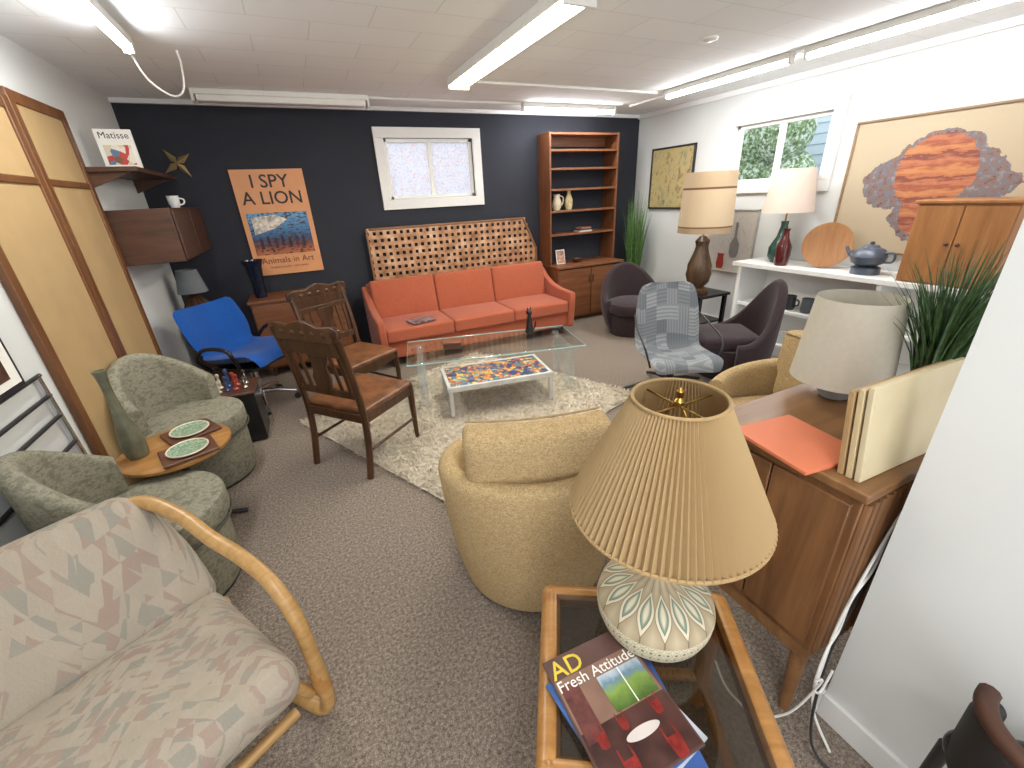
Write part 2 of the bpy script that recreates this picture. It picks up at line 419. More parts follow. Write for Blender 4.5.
# ------------------------------------------------------------- sofa
orange=fabric("orange_upholstery",S(162,82,58),S(186,104,76),180.,.6,.12)
t=thing("sofa","orange upholstered three-seat sofa against dark wall","sofa",(1.66,4.64,0))
part(t,"base",Geo().rb((0,0,.19),(2.2,.72,.18),.015),orange)
for x in(-.72,0,.72): part(t,"seat_cushion",Geo().rb((x,-.07,.345),(.715,.67,.14),.026,.010),orange)
for x in(-.72,0,.72): part(t,"back_cushion",Geo().rb((x,.245,.595),(.715,.14,.43),.030,.014,rot=(rad(-12),0,0)),orange)
part(t,"backrest",Geo().rb((0,.33,.46),(2.2,.10,.62),.02,rot=(rad(-8),0,0)),orange)
for sx in(-1,1):
    prof=[(-.40,.10),(-.43,.40),(-.43,.49),(-.41,.515),(-.15,.53),(.05,.565),(.20,.63),(.32,.72),(.38,.745),(.42,.72),(.38,.10)]
    part(t,"armrest",Geo().prism(prof,.075,T((sx*1.115,0,0),(0,0,pi/2))),orange,bevel=.014)
    for y in(-.32,.30): part(t,"leg",Geo().cyl((sx*1.02,y,.11),(sx*1.04,y,0),.022,.014),walnut)
solo("magazine","glossy magazine lying on the sofa seat","magazine",Geo().box((0,0,.006),(.26,.20,.012)),plain("magazine_print",S(120,108,112),.3,var=.9,sc=18),(.98,4.38,.430),.2,bevel=.002)
# lattice
m,nt,b=newmat("copper_wood_strip",.38,.3); 
c=ramp(nt,noise(nt,obc(nt,(2,2,2)),4.,3),[(.3,S(140,98,66)),(.5,S(182,138,102)),(.68,S(212,176,142))]); nt.links.new(c,b.inputs["Base Color"]); lat=m
t=thing("woven_headboard","copper-toned woven slat headboard panel behind the sofa","headboard",(1.73,5.12,0))
g=Geo(); W=1.045
def latw(z): return W if z<.95 else W-.14*(z-.95)/.37
pit=.075
zr=[.49+pit*i for i in range(12)]
for i,z in enumerate(zr):
    hw=latw(z); n=84; P=[]
    for k in range(n+1):
        x=-W+ (W+hw)*k/n; P.append((x,.003*sin(pi*(x+W)/pit)*(1 if i%2 else -1),z))
    vs=[];fs=[]
    for p in P: vs+= [(p[0],p[1],p[2]-.020),(p[0],p[1],p[2]+.020)]
    for k in range(n): fs.append((2*k,2*k+2,2*k+3,2*k+1))
    g.add(vs,fs)
part(t,"horizontal_slats",g,lat,smooth=60)
g=Geo()
for k in range(28):
    x=-W+pit/2+pit*k
    top=1.32 if x<W-.16 else 1.32-.37*(x-(W-.16))/.16
    n=60; vs=[];fs=[]
    for q in range(n+1):
        z=.03+(top-.03)*q/n; yy=.003*cos(pi*(z-.49)/pit)*(1 if k%2 else -1)
        vs+=[(x-.020,yy,z),(x+.020,yy,z)]
    for q in range(n): fs.append((2*q,2*q+1,2*q+3,2*q+2))
    g.add(vs,fs)
part(t,"vertical_slats",g,lat,smooth=60)
g=Geo(); g.box((-.07,0,1.325),(1.90,.03,.024)); g.box((-W-.005,0,.66),(.024,.03,1.33)); g.tube([(.88,0,1.32),(W+.01,0,.95),(W+.01,0,.02)],.015)
part(t,"rim",g,wood("copper_rim",S(120,82,54),S(160,114,78)),bevel=.005)
# ------------------------------------------------------------- bookcase
t=thing("bookcase","tall teak bookcase with open shelves over closed cabinet","bookcase",(3.385,5.18,0))
w2=.51
for sx in(-1,1): part(t,"upright",Geo().box((sx*(w2-.012),-.14,1.125+.35),(.024,.28,1.55)).box((sx*(w2-.012),-.24,.35),(.024,.48,.70)),teakz,bevel=.003)
for z in(2.235,2.06,1.86,1.63,1.38,1.10): part(t,"shelf",Geo().box((0,-.14,z),(2*w2-.05,.27,.024)),teak,bevel=.002)
part(t,"cabinet_top",Geo().box((0,-.24,.72),(2*w2+.02,.50,.03)),teak,bevel=.004)
part(t,"cabinet_body",Geo().box((0,-.23,.38),(2*w2-.05,.44,.62)).box((0,-.20,.035),(2*w2-.1,.38,.07)),teakz)
for sx in(-1,1):
    d=part(t,"door",Geo().box((sx*.245,-.462,.375),(.475,.02,.62)),teak,bevel=.004)
    part(d,"handle",Geo().box((sx*.03,-.478,.55),(.018,.014,.09)),walnut,bevel=.004)
part(t,"crossbar",Geo().box((0,-.01,2.18),(2*w2-.05,.012,.12)),teak)
cream=plain("cream_ceramic",S(228,214,188),.3,var=.06)
t=thing("pitcher","cream ceramic pitcher with handle on bookcase shelf","pitcher",(3.05,5.03,1.392))
part(t,"body",Geo().lathe([(.04,0),(.06,.05),(.065,.09),(.04,.15),(.045,.19),(.038,.19),(.03,.15)],n=24),cream)
part(t,"handle",Geo().tube(catmull([(.045,0,.17),(.095,0,.15),(.09,0,.08),(.055,0,.05)],5),.008),cream)
solo("vase","pale stoneware bottle vase on bookcase shelf","vase",Geo().lathe([(.035,0),(.05,.05),(.05,.12),(.022,.19),(.026,.23)],n=20),plain("pale_stoneware",S(214,196,150),.4,var=.25,sc=30),(3.23,5.03,1.392))
for i,(z,xx,cl,w_) in enumerate(((1.112,3.45,(200,196,190),.20),(1.130,3.44,(60,62,70),.18),(1.148,3.46,(170,110,80),.16))):
    solo("book","flat-stacked hardcover book on bookcase shelf","book",Geo().box((0,0,.009),(w_,.14,.018)),plain("book_cover",S(*cl),.6),(xx,5.02,z),.05*i,group="books lying on the bookcase shelf",bevel=.002)
t=thing("framed_card","small patterned card standing on cabinet ledge","picture",(3.05,4.92,.737),0,rot=(rad(-12),0,0))
part(t,"frame",Geo().box((0,0,.09),(.13,.012,.18)),white,bevel=.002); part(t,"picture",Geo().box((0,-.007,.09),(.11,.002,.16)),plain("patterned_card",S(170,130,110),.6,var=.7,sc=60))
solo("bowl","small brown bowl on bookcase ledge","bowl",Geo().lathe([(.03,0),(.06,.03),(.07,.05),(.06,.05),(.03,.015),(0,.012)],n=20),walnut,(3.3,4.92,.736))
def grass(geo,n,h,r0,spread,wd=.006,seed=1,dirb=(0,0)):
    rn=random.Random(seed)
    for i in range(n):
        a=rn.uniform(0,2*pi); r=rn.uniform(0,r0); hh=h*rn.uniform(.6,1); sp=spread*rn.uniform(.1,1)
        x,y=r*cos(a),r*sin(a); dx,dy=cos(a)*sp+dirb[0]*rn.random(),sin(a)*sp+dirb[1]*rn.random()
        ph=rn.uniform(0,pi); wx,wy=cos(ph)*wd,sin(ph)*wd
        vs=[];fs=[]
        for q in range(5):
            u=q/4; k=1-.9*u**2
            px,py,pz=x+dx*u**2,y+dy*u**2,hh*(u-.12*sp/spread*u**3)
            vs+=[(px-wx*k,py-wy*k,pz),(px+wx*k,py+wy*k,pz)]
        for q in range(4): fs.append((2*q,2*q+1,2*q+3,2*q+2))
        geo.add(vs,fs)
    return geo
green=plain("grass_green",S(66,98,56),.5,var=.5,sc=40)
t=thing("potted_grass","tall green ornamental grass in pot beside bookcase","plant",(4.16,4.80,0))
part(t,"pot",Geo().lathe([(.10,0),(.14,.28),(.13,.28),(.12,.24),(0,.24)],n=24),black)
part(t,"leaves",grass(Geo(),170,1.46,.08,.13,.008,3),plain("bright_grass",S(84,120,62),.5,var=.4,sc=30),loc=(0,0,.2),smooth=0)
# ------------------------------------------------------------- poster
m,nt,b=newmat("poster_artwork",.5); v=obc(nt,(1,1,1))
sep=nd(nt,"ShaderNodeSeparateXYZ",Vector=v); n1=noise(nt,v,26.,4,.7)
zz=mth(nt,'ADD',sep.outputs[2],mth(nt,'MULTIPLY',n1,.10))
c=ramp(nt,zz,[(.0,S(120,80,50)),(.25,S(190,110,66)),(.34,S(120,60,44)),(.40,S(40,80,120)),(.50,S(66,120,170)),(.66,S(110,164,200))])
c=mixc(nt,ramp(nt,noise(nt,obc(nt,(1,1,2)),30.,2),[(.54,(0,0,0)),(.60,(1,1,1))]),c,S(70,44,40))
nt.links.new(c,b.inputs["Base Color"]); art=m
t=thing("poster","orange exhibition poster with lettering on dark wall","poster",(-.145,5.185,.95))
part(t,"sheet",Geo().box((0,0,.495),(.64,.012,.99)),plain("poster_orange",S(220,154,104),.5,var=.03))
part(t,"artwork",Geo().box((0,-.008,.40),(.55,.003,.40)),art)
rn=random.Random(5); pm=plain("painted_figure",S(60,36,52),.6,var=.7,sc=40)
for i in range(7):
    x=-.2+.065*i; part(t,"painted_figure",Geo().prism([(-.016,0),(.016,0),(.014,.06),(.016,.09),(.0,.11),(-.016,.09),(-.014,.06)],.002,T((x,-.0105,.26+.02*(i%2)))),pm,smooth=0)
part(t,"painted_boat",Geo().prism([(-.24,.40),(-.05,.45),(.08,.53),(-.02,.58),(-.24,.56)],.002,T((0,-.0108,0))),plain("painted_boat",S(206,196,184),.6,var=.5,sc=30),smooth=0)
part(t,"lettering",textgeo([("I SPY",.165,0,.83,'CENTER'),("A LION",.165,0,.68,'CENTER')],T((0,-.0085,0))@FM,bold=.0015),plain("poster_ink",S(40,24,24),.5),smooth=0)
part(t,"caption",textgeo([("Animals in Art",.085,0,.115,'CENTER')],T((0,-.0085,0))@FM),plain("caption_ink",S(120,52,30),.5),smooth=0)
part(t,"small_print",textgeo([("MUSEUM GALLERY - NEW HAVEN",.024,0,.065,'CENTER')],T((0,-.0085,0))@FM),plain("small_ink",S(120,62,40),.5),smooth=0)
# ------------------------------------------------------------- low cabinet + vase
t=thing("low_cabinet","reddish brown low wooden cabinet against dark wall","cabinet",(-.13,4.94,0))
part(t,"body",Geo().box((0,0,.42),(.86,.44,.66)),teakz,bevel=.004); part(t,"top",Geo().box((0,0,.765),(.90,.47,.03)),teak,bevel=.005)
for sx in(-1,1):
    d=part(t,"door",Geo().box((sx*.212,-.226,.42),(.41,.015,.62)),teak,bevel=.004)
    part(d,"knob",Geo().ball((sx*.03,-.245,.45),.014,8),brass)
    for y in(-.18,.18): part(t,"leg",Geo().cyl((sx*.38,y,.09),(sx*.39,y,0),.022,.015),walnut)
bluev=plain("dark_blue_glaze",S(20,26,44),.15,var=.3)
solo("vase","tall dark blue flared vase on low cabinet","vase",Geo().lathe([(.05,0),(.06,.05),(.055,.14),(.075,.30),(.10,.36),(.092,.36),(.06,.27),(.04,.1),(0,.08)],n=28),bluev,(-.46,4.92,.78))
# ------------------------------------------------------------- left wall items
t=thing("wall_cabinet","dark walnut cabinet mounted on white wall","cabinet",(-1.168,4.0,1.26))
part(t,"body",Geo().bb((0,0,0),(.38,1.14,.37)),walnut,bevel=.004)
for i in range(2):
    d=part(t,"door",Geo().bb((.382,.02+.56*i,.02),(.396,.56+.56*i,.35)),walnut,bevel=.002)
t=thing("wall_shelf","dark wooden wall shelf with angled end","shelf",(-1.168,3.92,1.86))
part(t,"board",Geo().bb((0,0,0),(.30,1.2,.03)),walnut,bevel=.003)
part(t,"bracket",Geo().prism([(0,0),(.26,0),(.0,-.10)],.02,T((0,.04,0))),walnut); part(t,"bracket",Geo().prism([(0,0),(.26,0),(.0,-.10)],.02,T((0,1.1,0))),walnut)
t=thing("art_book","white art book standing upright on wall shelf","book",(-.985,4.16,1.891),rad(4))
part(t,"cover",Geo().box((0,0,.12),(.20,.03,.24)),paper,bevel=.002)
m,nt,b=newmat("cover_picture",.5); vo=nd(nt,"ShaderNodeTexVoronoi",Vector=obc(nt),Scale=28.); 
cc=nd(nt,"ShaderNodeSeparateColor",Color=vo.outputs[1])
c=ramp(nt,cc.outputs[0],[(0,S(214,204,180)),(.2,S(190,60,50)),(.35,S(90,120,150)),(.5,S(224,206,150)),(.65,S(120,84,60)),(.8,S(230,224,210))],'CONSTANT'); nt.links.new(c,b.inputs["Base Color"])
part(t,"cover_picture",Geo().box((.0,-.016,.085),(.15,.002,.12)),m)
part(t,"lettering",textgeo([("Matisse",.055,0,.185,'CENTER')],T((0,-.0155,0))@FM),plain("book_ink",S(30,30,30),.5),smooth=0)
g=Geo(); 
for k in range(4):
    a=2*pi*k/4+.6; g.add([(0,-.03,0),(.05*cos(a-.6),0,.05*sin(a-.6)),(.14*cos(a),0,.14*sin(a)),(.05*cos(a+.6),0,.05*sin(a+.6)),(0,.02,0)],[(0,1,2),(0,2,3),(4,2,1),(4,3,2)])
solo("star_ornament","folded metal star ornament on dark wall","ornament",g,plain("aged_brass",S(150,130,90),.4,.4,var=.3),(-.84,5.178,2.0),smooth=0)
t=thing("cup","small white cup on wall cabinet","cup",(-.86,4.62,1.632))
part(t,"body",Geo().lathe([(.03,0),(.04,.03),(.042,.09),(.037,.09),(.03,.02),(0,.015)],n=20),white)
part(t,"handle",Geo().tube(catmull([(.04,0,.07),(.07,0,.06),(.065,0,.03),(.038,0,.02)],4),.006),white)
t=thing("table_lamp","brown ribbed turned lamp with gray shade on small stand","lamp",(-.98,4.80,0))
part(t,"stand",Geo().cyl((0,0,0),(0,0,.62),.13,n=24).cyl((0,0,.60),(0,0,.63),.16,n=24),walnut)
part(t,"lamp_base",Geo().lathe([(.05,.63),(.10,.68),(.12,.75),(.09,.83),(.04,.88),(.02,.93)],n=48,rf=lambda a,j,z:1+.05*cos(16*a)),darkwood)
part(t,"lamp_shade",Geo().shell([(.12,.92),(.08,1.12)],n=32),plain("gray_shade",S(120,124,130),.8))
# ------------------------------------------------------------- folding screen on left wall
tanp=plain("tan_panel",S(174,146,102),.7,var=.05,sc=5)
fr=wood("screen_frame",S(96,60,32),S(134,88,50),2)
t=thing("folding_screen","tan panelled screen with brown wooden frame against wall","screen",(-1.148,2.56,0))
for k,(y0,y1,tp) in enumerate(((0.0,.73,2.16),(.73,1.39,2.2))):
    p=part(t,"panel",Geo().bb((-.012,y0+.03,.06),(.0,y1-.03,tp-.03)),tanp)
    g=Geo().bb((-.02,y0,0),(.012,y0+.06,tp)).bb((-.02,y1-.06,0),(.012,y1,tp)).bb((-.018,y0+.04,tp-.06),(.010,y1-.04,tp)).bb((-.018,y0+.04,.02),(.010,y1-.04,.09)).bb((-.018,y0+.04,1.76),(.009,y1-.04,1.795))
    part(t,"frame",g,fr,bevel=.004)
# ------------------------------------------------------------- sheet helper
def sheet(pts,wf,th,bow,n=14):
    g=Geo(); k=len(pts); vs=[];fs=[]
    for i,p in enumerate(pts):
        d=(pts[min(i+1,k-1)]-pts[max(i-1,0)]).normalized(); nn=Vector((0,-d.z,d.y)); w=wf(i/(k-1))
        ring=[]
        for j in range(n+1):
            s=-1+2*j/n; off=th/2*(1-abs(s)**4)**.5
            base=Vector((s*w,p.y,p.z))+nn*(bow*s*s)
            ring.append((base+nn*off,base-nn*off))
        vs+=[r[0] for r in ring]+[r[1] for r in ring[::-1]]
    m2=2*(n+1)
    for i in range(k-1):
        for j in range(m2):
            fs.append((i*m2+j,i*m2+(j+1)%m2,(i+1)*m2+(j+1)%m2,(i+1)*m2+j))
    fs.append(list(range(m2))); fs.append([(k-1)*m2+j for j in range(m2)][::-1])
    return g.add(vs,fs)
# ------------------------------------------------------------- blue office chair
bluef=fabric("blue_upholstery",S(14,66,140),S(30,92,176),200.,.3,.1)
t=thing("office_chair","bright blue upholstered swivel office chair with armrests","chair",(-.60,4.06,0),face(.80,-.60))
bp=catmull([(0,-.27,.44),(0,-.24,.485),(0,-.05,.465),(0,.14,.455),(0,.23,.52),(0,.28,.68),(0,.34,.84),(0,.355,.88)],6)
part(t,"seat_shell",sheet(bp,lambda u:.31*(1-.22*abs((u-.5)*2)**4)*(1-.14*math.exp(-((u-.55)/.10)**2)),.075,.07),bluef)
part(t,"shell",Geo().rb((0,-.02,.405),(.44,.40,.04),.019),blackp)
for sx in(-1,1):
    part(t,"armrest",Geo().tube(catmull([(sx*.24,.16,.40),(sx*.33,.16,.52),(sx*.345,.05,.62),(sx*.345,-.15,.62),(sx*.32,-.18,.52),(sx*.24,-.14,.40)],5),.015),blackp)
part(t,"column",Geo().cyl((0,0,.10),(0,0,.40),.028),chrome)
for k in range(5):
    a=2*pi*k/5+.2; 
    part(t,"leg",Geo().tube([(0,0,.12),(.15*cos(a),.15*sin(a),.11),(.29*cos(a),.29*sin(a),.075)],[.026,.022,.014]),chrome)
    part(t,"caster",Geo().cyl((.29*cos(a)-.02*sin(a),.29*sin(a)+.02*cos(a),.027),(.29*cos(a)+.02*sin(a),.29*sin(a)-.02*cos(a),.027),.027),black)
# ------------------------------------------------------------- carved chairs
leather=plain("tooled_leather",S(112,72,44),.35,var=.45,sc=14)
def dining(loc,rz,label):
    t=thing("carved_chair",label,"chair",loc,rz)
    W=.235; Dp=.225
    for sx in(-1,1):
        part(t,"leg",Geo().tube([(sx*W,-Dp,.43),(sx*W,-Dp,.30),(sx*W,-Dp-.0,.05),(sx*(W+.005),-Dp-.01,0)],[.024,.021,.015,.017],8),darkwood)
        part(t,"back_post",Geo().tube(catmull([(sx*W,Dp+.05,0),(sx*W,Dp+.01,.22),(sx*W,Dp,.43),(sx*W,Dp+.03,.70),(sx*W,Dp+.09,.98)],4),.021,8),darkwood)
        part(t,"side_rail",Geo().box((sx*W,0,.40),(.026,.42,.065)),darkwood,bevel=.004)
        part(t,"stretcher",Geo().cyl((sx*W,-Dp,.18),(sx*W,Dp+.015,.18),.010),darkwood)
    part(t,"front_rail",Geo().prism([(-.22,.43),(.22,.43),(.22,.38),(.12,.365),(0,.345),(-.12,.365),(-.22,.38)],.026,T((0,-Dp,0))),darkwood,bevel=.004)
    part(t,"back_rail",Geo().box((0,Dp,.40),(.45,.026,.06)),darkwood,bevel=.004)
    part(t,"seat",Geo().rb((0,-.01,.445),(.50,.47,.035),.015,.012),leather,label="tooled brown leather seat")
    crest=[(-.27,.93),(-.27,.985),(-.22,1.0),(-.12,.99),(-.06,1.01),(0,1.02),(.06,1.01),(.12,.99),(.22,1.0),(.27,.985),(.27,.93),(.2,.90),(.1,.905),(0,.90),(-.1,.905),(-.2,.90)]
    part(t,"crest_rail",Geo().prism(crest,.03,T((0,Dp+.08,0))),darkwood,bevel=.006)
    part(t,"lower_back_rail",Geo().box((0,Dp+.012,.56),(.44,.022,.05)),darkwood,bevel=.004)
    part(t,"mid_back_rail",Geo().box((0,Dp+.055,.83),(.44,.022,.04)),darkwood,bevel=.004)
    spl=[(-.06,.58),(-.075,.66),(-.05,.72),(-.08,.79),(-.07,.83),(.07,.83),(.08,.79),(.05,.72),(.075,.66),(.06,.58)]
    part(t,"splat",Geo().prism(spl,.014,T((0,Dp+.03,0))),darkwood,bevel=.003)
    for x in(-.19,-.125,.125,.19): part(t,"slat",Geo().tube([(x,Dp+.014,.57),(x,Dp+.035,.70),(x,Dp+.057,.83)],.011,8),darkwood)
    for x in(-.16,-.08,0,.08,.16): part(t,"carving",Geo().ball((x,Dp+.08,.95),(.028,.022,.022),8),darkwood)
    part(t,"upper_panel",Geo().box((0,Dp+.068,.88),(.44,.012,.08)),darkwood)
    return t
cA=dining((.145,2.77,0),face(.77,.64),"carved dark wood chair with leather seat beside shag rug")
copy_thing(cA,(.21,3.58,0),face(.55,-.83),"carved dark wood chair with leather seat beside the sofa")
# ------------------------------------------------------------- coffee table
acr=glassy("clear_acrylic",(.97,.985,.985),1.,.05,.6,(S(214,224,228),.09))
gt=glassy("table_glass",(.96,.98,.975),1.,.05,.35)
t=thing("coffee_table","clear glass coffee table on thick acrylic supports before sofa","table",(1.32,3.24,.0),rad(-13.5))
part(t,"top",Geo().rb((0,0,.43),(1.46,.62,.018),.006),gt)
ge=plain("glass_edge",S(150,182,178),.1); 
part(t,"edge",Geo().tube([(-.73,-.31,.43),(.73,-.31,.43),(.73,.31,.43),(-.73,.31,.43)],.006,6,True),ge)
for sx in(-1,1):
    for sy in(-1,1): part(t,"leg",Geo().rb((sx*.63,sy*.21,.224),(.065,.085,.392),.026),acr)
    part(t,"end_panel",Geo().rb((sx*.63,0,.25),(.05,.36,.30),.02),acr)
whm=plain("white_metal",S(205,205,200),.4)
m,nt,b=newmat("mosaic_tile",.3); v=obc(nt)
vo=nd(nt,"ShaderNodeTexVoronoi",Vector=v,Scale=30.); ve=nd(nt,"ShaderNodeTexVoronoi",{"feature":"DISTANCE_TO_EDGE"},Vector=v,Scale=30.)
big=noise(nt,v,6.,2,.5,.8); sp=nd(nt,"ShaderNodeSeparateColor",Color=vo.outputs[1])
mixf=mth(nt,'ADD',mth(nt,'MULTIPLY',big,.65),mth(nt,'MULTIPLY',sp.outputs[0],.35))
c=ramp(nt,mixf,[(0,S(40,66,120)),(.40,S(84,140,160)),(.46,S(196,90,50)),(.51,S(222,150,70)),(.56,S(230,200,110)),(.62,S(56,96,150)),(.68,S(130,176,170)),(.74,S(210,110,60))],'CONSTANT')
c=mixc(nt,ramp(nt,ve.outputs[0],[(.02,(1,1,1)),(.05,(0,0,0))]),c,S(96,90,84)); nt.links.new(c,b.inputs["Base Color"]); mosaic=m
t=thing("mosaic_table","low table with colourful mosaic tile top and white frame","table",(1.235,3.03,.034),rad(-9))
part(t,"top",Geo().box((0,0,.23),(.80,.42,.02)),mosaic,label="blue, orange and yellow mosaic tile top")
g=Geo().box((0,-.22,.225),(.86,.025,.04)).box((0,.22,.225),(.86,.025,.04)).box((-.415,0,.225),(.025,.44,.04)).box((.415,0,.225),(.025,.44,.04))
part(t,"frame",g,whm,bevel=.002)
for sx in(-1,1):
    for sy in(-1,1): part(t,"leg",Geo().box((sx*.41,sy*.215,.105),(.028,.028,.21)),whm,bevel=.002)
t=thing("wooden_box","small dark carved wooden box on glass table","box",(.98,3.32,.4395),rad(-20))
part(t,"body",Geo().box((0,0,.022),(.15,.10,.044)),walnut,bevel=.004); part(t,"lid",Geo().box((0,0,.052),(.155,.105,.014)),teak,bevel=.004)
solo("cat_figurine","black stylised sitting cat figurine on glass table","figurine",
 Geo().lathe([(.035,0),(.04,.01),(.03,.06),(.022,.12),(.018,.16)],n=16).ball((0,0,.19),(.026,.03,.03),10).cyl((.012,0,.21),(.018,0,.245),.009,.001,8).cyl((-.012,0,.21),(-.018,0,.245),.009,.001,8).tube(catmull([(.03,.02,.02),(.07,.03,.03),(.075,.02,.09)],4),.007),blackp,(1.72,3.32,.4395))
# ------------------------------------------------------------- tub chairs
def hf_back(hb,ha,p=1.6,am=2.2):
    def f(a):
        u=min(1,abs(a)/am); return ha+(hb-ha)*(0.5+.5*cos(pi*u))**p
    return f
def discc(r,z0,z1,puff=.02,e=.03):
    return [(0,z0),(r-e,z0),(r-.3*e,z0+.3*e),(r,z0+e),(r,z1-e),(r-.3*e,z1-.3*e),(r-e,z1),(r*.5,z1+puff*.8),(0,z1+puff)]
m,nt,b=newmat("tan_tweed",.95,0,.15); v=obc(nt)
f=noise(nt,obc(nt,(1,1,1.6)),170.,2); f2=noise(nt,obc(nt,(1,1,4)),45.,2)
c=ramp(nt,mth(nt,'ADD',mth(nt,'MULTIPLY',f2,.25),mth(nt,'MULTIPLY',f,.75)),[(.36,S(158,133,94)),(.62,S(198,174,132))]); nt.links.new(c,b.inputs["Base Color"]); bump(nt,b,f,.5,.004); tweed=m
def tanchair(loc,rz,label,cush2=True):
    t=thing("barrel_armchair",label,"chair",loc,rz)
    part(t,"shell",Geo().tub(.39,.325,.085,hf_back(.69,.57,.7,2.5),-2.35,2.35,.04,.24,mid=.008),tweed)
    part(t,"plinth",Geo().lathe([(.24,0),(.24,.03),(.28,.05),(.28,.13)],n=40),walnut)
    part(t,"deck",Geo().lathe(discc(.32,.06,.30,0),n=40),tweed)
    part(t,"seat_cushion",Geo().rb((0,-.06,.38),(.56,.60,.14),.045,.02),tweed)
    part(t,"back_cushion",Geo().rb((0,.205,.645),(.55,.15,.39),.035,.018,rot=(rad(-4),0,0),bend=lambda p:(p.x*(1-.12*(p.z<0)),p.y-.45*p.x*p.x,p.z)),tweed)
    part(t,"welt",Geo().tube([(x*.26,.135-.45*(x*.26)**2,.835) for x in [-1+.1*k for k in range(21)]],.005,6),tweed)
    return t
t1=tanchair((.69,1.36,0),face(.30,.95),"tan tweed swivel barrel armchair beside glass side table")
copy_thing(t1,(2.13,1.20,0),face(-.9,.35),"tan tweed swivel barrel armchair beside wooden cabinet")
m,nt,b=newmat("snakeskin_fabric",.75,0,.25); v=obc(nt)
big=noise(nt,obc(nt,(1,1,1.8)),30.,3,.6,.1); ve=nd(nt,"ShaderNodeTexVoronoi",{"feature":"DISTANCE_TO_EDGE"},Vector=obc(nt,(1,1,1.4)),Scale=110.)
c=ramp(nt,big,[(.36,S(112,110,94)),(.46,S(128,125,108)),(.54,S(148,144,126)),(.64,S(126,123,106))])
c=mixc(nt,ramp(nt,ve.outputs[0],[(.02,(.35,.35,.35)),(.09,(0,0,0))]),c,S(84,82,70)); nt.links.new(c,b.inputs["Base Color"]); snake=m
def snakechair(loc,rz,label,back=.84):
    t=thing("tub_chair",label,"chair",loc,rz)
    part(t,"base",Geo().lathe([(.265,.015),(.275,.04),(.282,.30),(.28,.34),(.0,.34)],n=44),snake)
    part(t,"plinth",Geo().lathe([(.262,0),(.262,.02),(0,.02)],n=44),black)
    part(t,"seat_cushion",Geo().lathe(discc(.287,.335,.45,.006,.02),n=44,M=T((0,-.02,0))),snake)
    part(t,"piping",Geo().tube([(.288*cos(2*pi*i/44),-.02+.288*sin(2*pi*i/44),.335) for i in range(44)],.006,6,True),plain("dark_piping",S(76,74,62)))
    part(t,"backrest",Geo().tub(.293,.283,.07,hf_back(back,.60,.6,1.6),-1.5,1.5,.30,.36),snake)
    return t
s1=snakechair((-.858,2.98,0),face(.80,-.55),"gray-green snakeskin print tub chair beside black cube")
copy_thing(s1,(-.858,1.99,0),face(.9,.3),"gray-green snakeskin print tub chair beside rattan lounge chair")
plum=fabric("plum_upholstery",S(42,31,34),S(64,50,54),160.,.3,.2)
def plumchair(loc,rz,label):
    t=thing("plum_armchair",label,"chair",loc,rz)
    part(t,"shell",Geo().tub(.37,.27,.08,hf_back(.79,.42,.9,1.9),-1.9,1.9,.05,.24,mid=.02),plum)
    part(t,"deck",Geo().lathe([(.25,0),(.25,.04),(.27,.08),(.29,.28),(0,.28)],n=36),plum)
    part(t,"seat_cushion",Geo().lathe(discc(.31,.27,.40,.02,.04),n=36,M=T((0,-.05,0))),plum)
    return t
p1=plumchair((3.42,3.92,0),face(-.35,-.9),"dark plum upholstered armchair beside the bookcase")
t=thing("plum_armchair","dark plum high-backed armchair beside white shelving","chair",(3.34,2.47,0),face(-.86,.50))
part(t,"shell",Geo().tub(.36,.31,.075,hf_back(.84,.36,1.25,1.8),-1.8,1.8,.03,.24,mid=.01),plum)
part(t,"deck",Geo().lathe([(.27,0),(.28,.04),(.29,.08),(.30,.28),(0,.28)],n=36),plum)
part(t,"seat_cushion",Geo().rb((0,-.08,.33),(.50,.52,.13),.05,.015),plum)
m,nt,b=newmat("gray_geometric_fabric",.9,0,.2); s=nd(nt,"ShaderNodeSeparateXYZ",Vector=obc(nt))
qu=mth(nt,'ADD',s.outputs[0],5.); qv=mth(nt,'ADD',mth(nt,'SUBTRACT',s.outputs[2],s.outputs[1]),5.)
cell=nd(nt,"ShaderNodeCombineXYZ",X=mth(nt,'FLOOR',mth(nt,'MULTIPLY',qu,11.)),Y=mth(nt,'FLOOR',mth(nt,'MULTIPLY',qv,11.)),Z=0.)
wn=nd(nt,"ShaderNodeTexWhiteNoise",Vector=cell.outputs[0])
sa=mth(nt,'GREATER_THAN',mth(nt,'FRACT',mth(nt,'MULTIPLY',qu,44.)),.5); sb=mth(nt,'GREATER_THAN',mth(nt,'FRACT',mth(nt,'MULTIPLY',qv,44.)),.5)
pick=mth(nt,'GREATER_THAN',wn.outputs[0],.5)
st=mth(nt,'ADD',mth(nt,'MULTIPLY',pick,sa),mth(nt,'MULTIPLY',mth(nt,'SUBTRACT',1.,pick),sb))
base=ramp(nt,wn.outputs[0],[(0,S(122,127,132)),(.25,S(148,152,155)),(.5,S(110,115,120)),(.75,S(136,140,144))],'CONSTANT')
c=mixc(nt,mth(nt,'MULTIPLY',st,.45),base,S(92,97,104)); nt.links.new(c,b.inputs["Base Color"]); gray=m
t=thing("swivel_lounge_chair","gray geometric-patterned swivel lounge chair on black base","chair",(2.60,2.44,0),face(-.42,-.90))
pts=catmull([(0,-.30,.29),(0,-.27,.33),(0,-.05,.31),(0,.12,.305),(0,.20,.37),(0,.25,.58),(0,.31,.80),(0,.325,.86)],6)
part(t,"seat_shell",sheet(pts,lambda u:.275*(1-.5*max(0,(u-.62)/.38)**2.5)*(.80+.20*min(1,u/.12)),.08,.05),gray)
